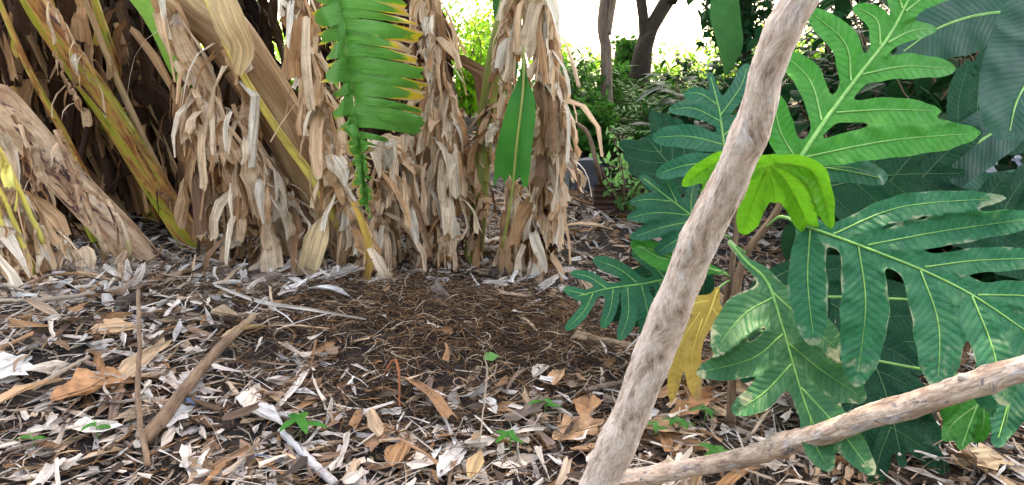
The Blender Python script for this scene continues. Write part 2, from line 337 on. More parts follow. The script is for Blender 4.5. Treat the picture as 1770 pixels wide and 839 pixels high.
# ------------------------------------------------------------------ litter (stuff)
def piece(mb, p, L, Wd, r, lift=.5, nu=2):
    a = U(0, 6.283); d = Vector((math.cos(a), math.sin(a), U(-.25, .5) * lift)); n = random.choice([3, 4, 5])
    bend = U(-.5, .35); pts = []; q = p.copy(); yaw = U(-.6, .6)
    for i in range(n):
        pts.append(q.copy()); q = q + d * (L / (n - 1)); d = (d + Vector((0, 0, bend * .35)) + Vector((-d.y, d.x, 0)) * yaw * .4 + rdir() * .15).normalized()
    k = RND()
    if k < .25: pr = [.15] + [U(.7, 1.05) for _ in range(n - 2)] + [U(.05, .4)]
    else: pr = [U(.3, 1.1) for _ in range(n)]
    side = Vector((-math.sin(a), math.cos(a), U(-.8, .8) * lift))
    ribbon(mb, pts, [Wd * x for x in pr], side, U(-1.9, 1.9), nu, r, U(-1.2, 1.2), .35, .09)
def rootzone(x, y): return math.exp(-(((x + .20) / .75) ** 2 + ((y - 2.75) / .55) ** 2))
lit = MB(); shr = MB()
for i in range(44000):
    x = U(-3.6, 3.6); y = U(1.2, 5.2) if RND() < .75 else U(1.4, 3.4)
    if RND() < rootzone(x, y) * 1.5 and RND() < .95: continue
    p = Vector((x, y, hgt(x, y) + abs(random.gauss(0, .022)) + .002))
    big = RND()
    warm = .25 if x < .3 else .18
    r = min(1, max(0, random.betavariate(1.6, 1.5)))
    bl = .26 if x < .1 else .13
    if x < .3 and RND() < .28: r = U(.70, .95)
    if big > .992: piece(lit, p + Vector((0, 0, .012)), U(.14, .26), U(.04, .09), random.choice([.36, .38, .58, .62, .88, .92]), .7, 5)
    elif big < bl: piece(lit, p, U(.05, .15), U(.015, .05), r, .8, 3)
    elif big < (.56 if x < .2 else .62): piece(lit, p, U(.025, .09), U(.008, .030), r, .9)
    else: piece(shr, p, U(.03, .19), U(.0015, .009), RND(), .7, 1)
tag(lit.build('leaf_litter', M['litter'], smooth=False), 'crumpled dry grey and tan leaf litter covering the ground', 'leaf litter', kind='stuff')
tag(shr.build('shredded_straw', M['straw']), 'thin dry shreds of leaf and straw scattered through the litter', 'straw', kind='stuff')
rt = MB()
for i in range(15000):
    x = random.gauss(-.2, .5); y = random.gauss(2.72, .36)
    if i % 5 < 2: x = U(-2.6, 1.6); y = U(1.5, 3.8)
    if y < 1.4: continue
    a = U(0, 6.283); L = U(.05, .16); pts = []; q = Vector((x, y, hgt(x, y) + U(0, .03))); d = Vector((math.cos(a), math.sin(a), U(.0, .6)))
    k = U(-.8, .8)
    for j in range(7):
        pts.append(q.copy()); q = q + d * (L / 6); d = (d + Vector((-d.y, d.x, 0)) * k + Vector((0, 0, -.22)) + rdir() * .3).normalized()
    strand(rt, pts, U(.0008, .0024), RND())
tag(rt.build('root_mat', M['root']), 'tangled mat of fine brown curly roots on the mound', 'roots', kind='stuff')
fl = MB()
for i in range(6500):
    x = U(-7, 7); y = U(4.4, 10.5); p = Vector((x, y, hgt(x, y) + U(.002, .03)))
    piece(fl, p, U(.07, .18), U(.03, .07), RND(), .6, 1)
tag(fl.build('shaded_leaf_litter', M['forest']), 'brown fallen leaves on the shaded ground behind the banana clump', 'leaf litter', kind='stuff')

# ------------------------------------------------------------------ banana plants
def pt(s): return Q(s[0], s[1], s[2])
def flap(mb, p, o, L, Wd, r=None):
    n = random.choice([4, 5, 6, 7]); g = U(.5, 1.5); d = o.normalized(); pts = [p.copy()]; q = p.copy(); kink = random.randint(1, n - 2); kd = rdir() * U(.2, .9)
    for i in range(n - 1):
        d = (d + DOWN * g + rdir() * .22 + (kd if i == kink else Vector((0, 0, 0)))).normalized()
        if d.z > -.1: d.z = -.15
        q = q + d * L / (n - 1); pts.append(q.copy())
    side = Vector((o.y, -o.x, 0)); side = side.normalized() if side.length > .01 else Vector((1, 0, 0))
    side = (side + rdir(.3) * .55).normalized()
    k = RND()
    if k < .55: pr = [U(.6, .9)] + [U(.85, 1.1) for _ in range(n - 2)] + [U(.7, 1.15)]
    elif k < .8: pr = [U(.35, .6) + (i / n) * U(.5, .8) for i in range(n)]
    else: pr = [U(.8, 1) * (1 - .85 * (i / (n - 1)) ** 1.6) for i in range(n)]
    ribbon(mb, pts, [Wd * a for a in pr], side, U(-1.9, 1.9), 4, random.betavariate(1.5, 1.3) if r is None else r, U(-1.6, 1.6), .30, .07)
def sheet(mb, path, Wd, r):
    """long continuous strip of dead blade running down the stem"""
    n = len(path); ribbon(mb, [p + rdir() * .006 for p in path], [Wd * U(.75, 1.15) for _ in range(n)], Vector((1, 0, 0)) + rdir() * .7, U(-2.2, 2.2), 5, r, U(-1.5, 1.5), .3, .05)
def dry_leaf(parent, path, n, Lr=(.10, .26), Wr=(.035, .085), spread=.05, mat='dry', rib=True, tone=0., front=.35, label=None):
    mb = MB(); c = curve([pt(s) for s in path], 26)
    jp = [p + rdir() * .008 for p in c]
    if rib: tube(mb, jp, interp([.009, .007, .004], 26), 5, .45 + tone, cap=False)
    for i in range(n):
        t = (i + RND()) / n * 25; k = min(24, int(t)); p = jp[k].lerp(jp[k + 1], t - k)
        a = U(0, 6.283); o = Vector((math.cos(a), math.sin(a) - front, U(-.3, .4))).normalized()
        flap(mb, p + o * U(0, spread), o, U(*Lr) * random.choice([.7, 1, 1.3, 1.7]), U(*Wr) * random.choice([.35, .7, 1, 1.5]), min(1, max(0, random.betavariate(1.7, 1.1) + tone)))
    for i in range(max(1, n // 4)):
        a = random.randint(0, 17); b = min(26, a + random.randint(4, 9)); o = Vector((U(-1, 1), -U(.2, 1), 0)) * spread * U(.4, 1.1)
        sheet(mb, [q + o for q in c[a:b]], U(*Wr) * U(.8, 1.4), min(1, max(0, random.betavariate(1.5, 1.3) + tone)))
    ob = mb.build('dry_leaf', M[mat], parent, smooth=False)
    if label: ob['label'] = label
    return ob
def stem_part(parent, path, rads, mat, name='pseudostem', lump=.10, k=18):
    pts = [pt(s) for s in path]; n = 48; c = curve(pts, n)
    mb = MB(); tube(mb, c, interp(rads, n), k, .3 + RND() * .3, lump, RND() * 50, ls=1.6)
    # peeling sheath edges along the stem
    for s in range(5):
        a0 = int(U(0, n * .5)); b0 = min(n - 1, a0 + int(U(10, 26))); ang = U(0, 6.283)
        seg = c[a0:b0]; rr = interp(rads, n)[a0:b0]
        t = (seg[-1] - seg[0]).normalized(); o = t.orthogonal().normalized(); o = Matrix.Rotation(ang, 3, t) @ o
        ribbon(mb, [p + o * (q + .004) for p, q in zip(seg, rr)], [.05 + .03 * math.sin(3 * i / len(seg)) for i in range(len(seg))], t.cross(o), .9, 4, RND(), U(-.4, .4), .1, .01)
    return mb.build(name, M[mat], parent)
def crown(parent, top, n=6, mat='banana_dark', L=1.7, Wd=.5, seed=0):
    for i in range(n):
        a = seed + i * 6.283 / n + U(-.3, .3); mb = MB(); d = Vector((math.cos(a) * .7, math.sin(a) * .7, 1.))
        leafblade(mb, top, d, L * U(.85, 1.15), Wd * U(.8, 1.1), .22, Vector((0, 0, 1)), .2, 14, .5, .02, .5)
        mb.build('green_leaf', M[mat], parent)
def plant(path, rads, mat, label, top=2.6, ncrown=2):
    base = pt(path[-1]); base.z = hgt(base.x, base.y) - .03
    root = thing('banana_plant', base, label, 'banana plant', 'banana plants in the clump')
    first = pt(path[0]); sec = pt(path[1]); dr = (first - sec).normalized(); dr = (dr + Vector((0, 0, .5))).normalized()
    topp = first + dr * ((top - first.z) / max(.3, dr.z))
    pts = [topp] + [pt(s) for s in path[:-1]] + [base]
    global_path = pts; n = 60; c = curve(pts, n); rr = [rads[0] * .8] + list(rads)
    mb = MB(); tube(mb, c, interp(rr, n), 20, .3 + RND() * .3, .09, RND() * 50, ls=1.6)
    for s in range(7):
        a0 = int(U(n * .2, n * .7)); b0 = min(n - 1, a0 + int(U(8, 22))); ang = U(0, 6.283)
        seg = c[a0:b0]; q = interp(rr, n)[a0:b0]; t = (seg[-1] - seg[0]).normalized(); o = Matrix.Rotation(ang, 3, t) @ t.orthogonal().normalized()
        ribbon(mb, [p + o * (x + .003) for p, x in zip(seg, q)], [.03 + .03 * math.sin(3 * i / len(seg)) for i in range(len(seg))], t.cross(o), .9, 4, RND(), U(-.4, .4), .1, .01)
    mb.build('pseudostem', M[mat], root)
    if ncrown: crown(root, topp, ncrown, seed=RND() * 6)
    return root

# A leftmost leaning pale stem
A = plant([(-70, 110, 3.35), (0, 178, 3.4), (130, 325, 3.5), (205, 405, 3.52), (262, 478, 3.55)], [.072, .074, .08, .084, .09], 'stem_pale', 'lower of the two long leaning banana stems, pale with dark purplish blotches')
dry_leaf(A, [(100, 225, 3.35), (135, 300, 3.35), (180, 440, 3.4)], 4, (.05, .12), (.02, .04), .01)
dry_leaf(A, [(150, 330, 3.35), (200, 370, 3.35), (235, 480, 3.4)], 5, (.08, .16), (.02, .04), .01)
dry_leaf(A, [(20, 200, 3.3), (60, 260, 3.3), (90, 400, 3.3)], 8, (.1, .2), (.03, .06), .03, tone=-.2)
# B green and rust stem
B = plant([(30, -50, 3.75), (110, 80, 3.8), (190, 195, 3.85), (265, 315, 3.9), (345, 440, 3.95)], [.048, .053, .056, .062, .07], 'stem_rust', 'leaning banana stem striped lime green and rusty brown, above the pale mottled one')
dry_leaf(B, [(70, -20, 3.7), (130, 75, 3.7), (150, 140, 3.72)], 8, (.05, .12), (.02, .04), .01, label='pale dry leaf wrapped round the green stem')
dry_leaf(B, [(95, 90, 3.7), (120, 150, 3.7), (140, 195, 3.7)], 8, (.05, .1), (.02, .035), .02)
dry_leaf(B, [(270, 330, 3.8), (300, 350, 3.8), (350, 420, 3.85)], 6, (.05, .12), (.02, .03), .02, tone=-.2)
# P8 far left bottom pile of pale leaf
L8 = plant([(-120, 150, 3.0), (-60, 250, 3.02), (0, 360, 3.05), (40, 440, 3.1), (60, 515, 3.15)], [.05, .05, .055, .06, .07], 'stem_pale', 'banana stem buried in pale shaggy dead leaves at the far left edge', ncrown=3)
dry_leaf(L8, [(-20, 235, 2.95), (15, 310, 2.95), (50, 400, 2.98), (90, 490, 3.)], 26, (.1, .24), (.04, .09), .05, tone=.1)
dry_leaf(L8, [(-40, 330, 2.9), (0, 400, 2.9), (30, 480, 2.95)], 20, (.1, .2), (.04, .09), .05, tone=.12)
dry_leaf(L8, [(30, 380, 3.05), (100, 400, 3.05), (150, 460, 3.1)], 14, (.1, .2), (.03, .07), .03, tone=.1)
dry_leaf(L8, [(-30, 420, 2.8), (40, 470, 2.85), (110, 500, 2.9)], 16, (.08, .2), (.03, .07), .03, tone=.1)
# D thick tan leaning stem with yellow stalk and big shaggy skirt
D = plant([(290, -60, 3.5), (400, 70, 3.5), (490, 215, 3.5), (570, 355, 3.5), (650, 500, 3.5)], [.10, .105, .11, .10, .09], 'stem_tan', 'thick tan banana stem leaning right with a yellow leaf stalk and a shaggy dead skirt')
sp_ = MB(); c = curve([pt(s) for s in [(350, -20, 3.3), (400, 95, 3.3), (480, 225, 3.32), (545, 315, 3.36), (590, 395, 3.42)]], 30); tube(sp_, c, interp([.012, .013, .016, .022, .026], 30), 10, .4, .05, 4.)
sp_.build('leaf_stalk', M['yellowrib'], D)
for pa, n, ton in (([(270, -20, 3.35), (330, 110, 3.35), (400, 220, 3.35), (490, 320, 3.35)], 26, .05), ([(300, 0, 3.4), (335, 150, 3.4), (350, 290, 3.4)], 26, 0),
              ([(350, 150, 3.3), (390, 270, 3.32), (430, 400, 3.35)], 30, .05), ([(400, 180, 3.3), (450, 300, 3.32), (470, 420, 3.35), (485, 520, 3.35)], 34, .05),
              ([(440, 250, 3.35), (500, 350, 3.38), (520, 470, 3.4)], 26, 0), ([(330, 260, 3.45), (370, 320, 3.45), (400, 400, 3.5)], 24, -.1), ([(400, 300, 3.5), (450, 380, 3.5), (460, 480, 3.5)], 26, -.15),
              ([(500, 330, 3.4), (540, 400, 3.4), (560, 470, 3.4)], 14, -.05), ([(380, 60, 3.35), (420, 170, 3.35), (440, 240, 3.35)], 16, .05)):
    dry_leaf(D, pa, n, (.10, .24), (.03, .075), .05, tone=ton)
tb = MB(); ribbon(tb, curve([pt(s) for s in [(375, -20, 3.25), (400, 40, 3.22), (420, 85, 3.24), (412, 130, 3.26)]], 12), interp([.10, .14, .13, .03], 12), RT, .8, 5, .5, .3, .1, .02)
tb.build('dry_leaf', M['dry_tan'], D)
tb = MB(); ribbon(tb, curve([pt(s) for s in [(562, 375, 3.25), (550, 410, 3.2), (535, 460, 3.18), (512, 520, 3.22)]], 12), interp([.03, .11, .10, .015], 12), RT, .9, 6, .6, .2, .1, .01)
o = tb.build('dry_leaf', M['dry_tan'], D); o['label'] = 'smooth golden tan dead leaf standing on the litter'
# E column
E = plant([(500, -50, 3.3), (530, 90, 3.32), (565, 240, 3.35), (610, 380, 3.4), (665, 515, 3.42)], [.04, .042, .045, .048, .05], 'stem_tan', 'slim banana stem wrapped in pale shreds with the torn green leaf hanging in front')
for pa, n, ton in (([(490, -30, 3.2), (530, 60, 3.2), (555, 180, 3.22)], 24, .15), ([(520, 20, 3.25), (550, 150, 3.25), (580, 290, 3.27), (630, 400, 3.3)], 40, .08),
              ([(560, 230, 3.2), (590, 330, 3.22), (640, 430, 3.26), (680, 480, 3.28)], 34, .05), ([(570, 300, 3.3), (620, 400, 3.32), (660, 510, 3.35)], 26, 0),
              ([(650, 280, 3.35), (660, 380, 3.36), (665, 470, 3.38)], 26, -.05), ([(640, 240, 3.4), (690, 260, 3.4), (700, 380, 3.4)], 26, .05), ([(540, 0, 3.32), (545, 120, 3.32), (560, 220, 3.34)], 18, -.1)):
    dry_leaf(E, pa, n, (.08, .2), (.03, .075), .03, tone=ton)
for (x0, y0, x1, y1, w_) in ((640, 430, 697, 508, .05), (530, 30, 540, 190, .045), (655, 470, 690, 545, .06)):
    tb = MB(); ribbon(tb, curve([Q(x0, y0, 3.14), Q((x0 + x1) / 2 - 5, (y0 + y1) / 2, 3.1), Q(x1, y1, 3.12)], 8), interp([w_ * .6, w_, w_ * .9], 8), RT, 1.2, 5, .85, .2, .2, .02); tb.build('dry_leaf', M['dry'], E)
tb = MB(); ribbon(tb, curve([Q(610, 350, 3.2), Q(632, 400, 3.16), Q(640, 450, 3.14), Q(628, 520, 3.16)], 12), interp([.02, .035, .04, .02], 12), RT, 1., 4, .4, .4, .15, .02)
o = tb.build('dry_leaf', M['dry_yellow'], E); o['label'] = 'yellow withered leaf at the foot'
# torn green banana leaf on E
def torn_leaf(parent):
    root = parent
    rib = curve([pt(s) for s in [(575, -60, 3.0), (588, 0, 3.0), (598, 120, 3.0), (612, 240, 3.02), (628, 330, 3.04), (640, 378, 3.06)]], 60)
    mb = MB(); tube(mb, rib, interp([.019, .017, .015, .011, .005], 60), 8, .4); 
    lm = MB()
    def strip(py0, py1, xe, drop, yel, sgn=1, seed=0):
        # strip between py0..py1 on the rib, reaching px xe; fibres run outwards
        nx, nyy = 14, 4; v = []; uv = []; rr = []
        xj = U(-22, 22); k0 = U(-.04, .04); ph = U(0, 6)
        for i in range(nx + 1):
            s = i / nx
            for j in range(nyy + 1):
                q = j / nyy; py = py0 + (py1 - py0) * q; xb = 575 + (py + 60) / 438 * 60 + 5
                X = xb + (xe + xj * (q - .5) - xb) * s; gap = (.5 - q) * 2 * max(0, s - .35) * (py1 - py0) * .19 + (.5 - q) * 2 * (.9 if s > .15 else 0) - 1.5 * (.5 - q)
                Y = py + gap + drop * s ** 1.6
                dep = 3.0 - .05 * math.sin(s * 2.6 + .3) * 1.2 + .012 * math.sin(s * 7 + ph) + k0 * s + (q - .5) ** 2 * .02 * s + .03 * s * s * (q - .5)
                v.append(Q(X + U(-1, 1) + (U(-7, 7) * sgn if i == nx else 0), Y, dep)); uv.append((s * .3 + seed, py * .003))
                e = max(0, abs(q - .5) * 2 - .6) / .4 * s; rr.append(min(.95, .04 + (.62 * e + .60 * max(0, s - .55) / .45) * yel + .05))
        lm.add(v, [(i * (nyy + 1) + j, i * (nyy + 1) + j + 1, (i + 1) * (nyy + 1) + j + 1, (i + 1) * (nyy + 1) + j) for i in range(nx) for j in range(nyy)], uv, rr)
    S = [(-52, -8, 700, 30, .5), (-8, 14, 712, 22, 1.1), (14, 30, 716, 18, .9), (31, 60, 722, 20, .7), (52, 74, 705, 22, 1.3), (75, 96, 722, 20, .9), (97, 126, 728, 16, .35), (122, 142, 728, 20, .6), (142, 166, 728, 14, .9), (166, 180, 726, 20, .5), (180, 205, 728, 16, .2), (196, 220, 726, 18, .1), (228, 240, 668, 8, .3), (241, 250, 662, 10, .9)]
    for i, (a, b, xe, dr, ye) in enumerate(S): strip(a, b, xe, dr, ye, 1, i * .37)
    LS = [-60, -22, 4, 40, 66, 98, 140, 160, 196, 214, 236, 250, 268, 280, 300, 316, 338, 352]
    for i, (a, a2) in enumerate(zip(LS, LS[1:])):
        strip(a, a2 + 1, 550 + max(0, a) * .20 + U(-5, 6), U(4, 16), .45 if a < 220 else 1.5, -1, i * .53 + 9)
    for i, a in enumerate(range(250, 365, 12)): strip(a, a + 11.5, 642 + U(-8, 6) - (a - 250) * .02, 6, 1.7, 1, i * .41 + 20)
    lf = lm.build('green_leaf', M['torn'], root); lf['label'] = 'large torn green banana leaf with yellow-edged strips'
    mb.build('midrib', M['greenrib'], root).parent = lf
    # midrib is a sub-part of the leaf: same offset as the leaf
torn_leaf(E)
# F column
Fp = plant([(742, -50, 3.6), (748, 100, 3.6), (745, 250, 3.6), (735, 380, 3.6), (722, 500, 3.6)], [.045, .05, .05, .055, .06], 'stem_tan', 'straight banana stem hidden under pale curled shreds, right of the torn green leaf')
for pa, n, ton in (([(735, -30, 3.5), (745, 100, 3.5), (760, 220, 3.5), (770, 330, 3.5)], 44, .1), ([(750, -10, 3.55), (755, 150, 3.5), (740, 300, 3.5), (735, 440, 3.5)], 44, .05),
              ([(760, 130, 3.55), (785, 200, 3.5), (790, 330, 3.5), (785, 460, 3.5)], 34, .05), ([(700, 230, 3.5), (700, 330, 3.5), (710, 460, 3.5)], 36, .05),
              ([(680, 240, 3.55), (675, 330, 3.55), (680, 460, 3.55)], 30, -.05), ([(725, 50, 3.6), (730, 200, 3.6), (750, 400, 3.6)], 30, -.15), ([(755, 300, 3.5), (760, 400, 3.48), (750, 480, 3.48)], 22, .0)):
    dry_leaf(Fp, pa, n, (.08, .22), (.03, .07), .03, tone=ton)
# G green stem
Gp = plant([(885, -50, 3.7), (862, 60, 3.68), (842, 180, 3.65), (828, 320, 3.62), (815, 470, 3.6)], [.032, .034, .036, .038, .045], 'stem_green', 'thin yellow-green banana stem nearly bare of dead leaf, in the middle of the clump')
for pa, n, ton in (([(885, -30, 3.55), (878, 30, 3.55), (862, 75, 3.55)], 16, .1), ([(880, 60, 3.6), (870, 130, 3.6), (872, 190, 3.6)], 16, 0), ([(850, 180, 3.6), (830, 250, 3.6), (825, 360, 3.6)], 14, -.1), ([(880, 190, 3.55), (860, 215, 3.55), (850, 230, 3.55)], 10, .05), ([(800, 190, 3.6), (805, 300, 3.6), (815, 440, 3.6)], 18, -.15), ([(835, 330, 3.55), (825, 400, 3.55), (835, 470, 3.55)], 14, -.1)):
    dry_leaf(Gp, pa, n, (.07, .18), (.025, .06), .02, tone=ton)
# H column with hanging green leaf
Hp = plant([(925, -50, 3.55), (945, 100, 3.55), (955, 250, 3.55), (945, 380, 3.55), (930, 490, 3.55)], [.045, .05, .05, .055, .06], 'stem_tan', 'banana stem in pale overlapping dead leaves, rightmost of the clump')
for pa, n, ton in (([(930, -30, 3.45), (950, 80, 3.42), (970, 180, 3.42), (978, 300, 3.45)], 44, .12), ([(910, -30, 3.5), (930, 100, 3.45), (940, 230, 3.45), (945, 340, 3.45)], 40, .08),
              ([(960, 150, 3.45), (965, 260, 3.42), (960, 360, 3.45)], 28, .08), ([(915, 200, 3.5), (920, 320, 3.48), (915, 460, 3.45)], 30, .05), ([(890, 300, 3.5), (885, 400, 3.48), (895, 490, 3.45)], 28, .1), ([(940, 330, 3.5), (940, 420, 3.5), (940, 490, 3.5)], 20, -.1), ([(890, -20, 3.55), (895, 30, 3.52), (885, 70, 3.5)], 10, .15)):
    dry_leaf(Hp, pa, n, (.09, .22), (.03, .075), .03, tone=ton)
hl = MB(); c = curve([Q(905, 90, 3.4), Q(904, 150, 3.36), Q(900, 200, 3.32), Q(890, 260, 3.3), Q(886, 312, 3.3)], 24)
ribbon(hl, c, interp([.004, .03, .10, .135, .15, .165, .16], 24), RT, .75, 10, .1, .25, .22, .016)
hl.build('green_leaf', M['banana'], Hp)['label'] = 'small green banana leaf hanging with its tip cut off'
hs = MB(); tube(hs, curve([Q(905, 70, 3.42), Q(904, 150, 3.345), Q(892, 260, 3.285), Q(884, 340, 3.3), Q(868, 430, 3.36)], 24), interp([.006, .006, .005], 24), 6, .5); hs.build('leaf_stalk', M['stem_green'], Hp)
# dark plants behind on the left
labs = ['dark banana stem hung with brown leaves behind the two leaning left stems', 'dark banana stem hung with brown leaves behind the shaggy skirt', 'dark leaning banana stem deep in shade at the top left corner', 'dark banana stem hung with old leaves between torn leaf and tan stem']
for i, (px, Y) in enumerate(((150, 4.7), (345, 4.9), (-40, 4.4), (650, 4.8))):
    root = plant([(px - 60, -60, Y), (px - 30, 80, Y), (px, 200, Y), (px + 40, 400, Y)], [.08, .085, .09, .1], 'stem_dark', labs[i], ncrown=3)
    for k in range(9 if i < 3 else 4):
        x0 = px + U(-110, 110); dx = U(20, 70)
        dry_leaf(root, [(x0 - dx, U(-90, -10), Y - .1 + U(-.25, .15)), (x0, 120, Y - .15), (x0 + dx * .6, U(260, 380), Y - .1)], 34, (.18, .42), (.05, .12), .08, mat='dry_old_shade', tone=U(-.2, .15))
def stalks(parent, lst, mat='stem_tan', r=.014):
    for st in lst:
        mb = MB(); c = curve([pt(a) for a in st], 24); tube(mb, c, interp([r * .7, r, r * 1.25], 24), 9, RND(), .15, 6.)
        for q in range(5):
            k0 = random.randint(2, 20); flap(mb, c[k0], Vector((U(-.5, .5), -.5, 0)), U(.05, .14), U(.015, .04), U(.3, .9))
        mb.build('leaf_stalk', M[mat], parent)
stalks(A, [[(95, 225, 3.25), (125, 300, 3.22), (185, 440, 3.28)], [(185, 345, 3.3), (215, 400, 3.28), (234, 486, 3.35)], [(-30, 190, 3.35), (40, 280, 3.3), (70, 330, 3.3)]], 'stem_pale', .011)
stalks(B, [[(-40, 60, 4.0), (60, 220, 4.0), (190, 420, 4.1)], [(130, -40, 3.85), (225, 190, 3.95), (300, 350, 4.0)], [(0, -40, 4.1), (120, 200, 4.1), (230, 400, 4.2)], [(200, 40, 4.2), (270, 220, 4.2), (350, 400, 4.2)]], 'stem_tan', .018)
stalks(B, [[(150, -40, 4.1), (210, 150, 4.1), (280, 380, 4.2)], [(60, -60, 4.3), (150, 160, 4.3), (260, 380, 4.3)]], 'stem_rust', .028)
stalks(B, [[(-20, -40, 3.7), (50, 120, 3.7), (120, 250, 3.75), (215, 440, 3.9)], [(20, 150, 3.75), (90, 260, 3.75), (180, 450, 3.85)]], 'stem_rust', .016)
stalks(L8, [[(-30, 200, 2.95), (20, 300, 2.9), (75, 420, 2.95)], [(-40, 260, 2.9), (10, 350, 2.88), (60, 480, 2.92)]], 'yellowrib', .009)
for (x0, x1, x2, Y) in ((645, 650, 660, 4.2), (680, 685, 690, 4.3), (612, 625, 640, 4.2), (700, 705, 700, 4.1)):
    dry_leaf(D, [(x0, -60, Y), (x1, 150, Y), (x2, 400, Y)], 26, (.15, .32), (.04, .08), .06, mat='dry_old_shade', tone=.1)
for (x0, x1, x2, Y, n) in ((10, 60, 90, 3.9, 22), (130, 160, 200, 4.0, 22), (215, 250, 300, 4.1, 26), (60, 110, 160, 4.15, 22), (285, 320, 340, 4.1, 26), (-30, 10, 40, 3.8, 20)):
    dry_leaf(B, [(x0, U(-60, 60), Y), (x1, 190, Y), (x2, 400, Y)], n, (.15, .36), (.03, .08), .05, mat='dry', tone=-.55)  # low tone paints the dark hollow's shade into these leaves
# green strap leaves upper left of the shaggy skirt
m_ = MB(); ribbon(m_, curve([Q(225, -30, 3.5), Q(270, 35, 3.45), Q(300, 110, 3.42), (Q(325, 180, 3.45))], 16), interp([.09, .085, .06, .01], 16), RT, .8, 6, .3, .2, 0, .003)
m_.build('green_leaf', M['banana_light'], D)
m_ = MB(); ribbon(m_, curve([Q(318, 110, 3.4), Q(340, 160, 3.38), Q(358, 200, 3.4)], 10), interp([.02, .045, .01], 10), RT, .8, 4, .3, .2, 0, .003)
m_.build('green_leaf', M['banana_light'], D)
m_ = MB(); ribbon(m_, curve([Q(875, -30, 3.75), Q(880, 60, 3.7), Q(888, 140, 3.7)], 14), interp([.14, .12, .03], 14), RT, .5, 6, .3, .2, .1, .003); m_.build('green_leaf', M['banana_dark'], Gp)

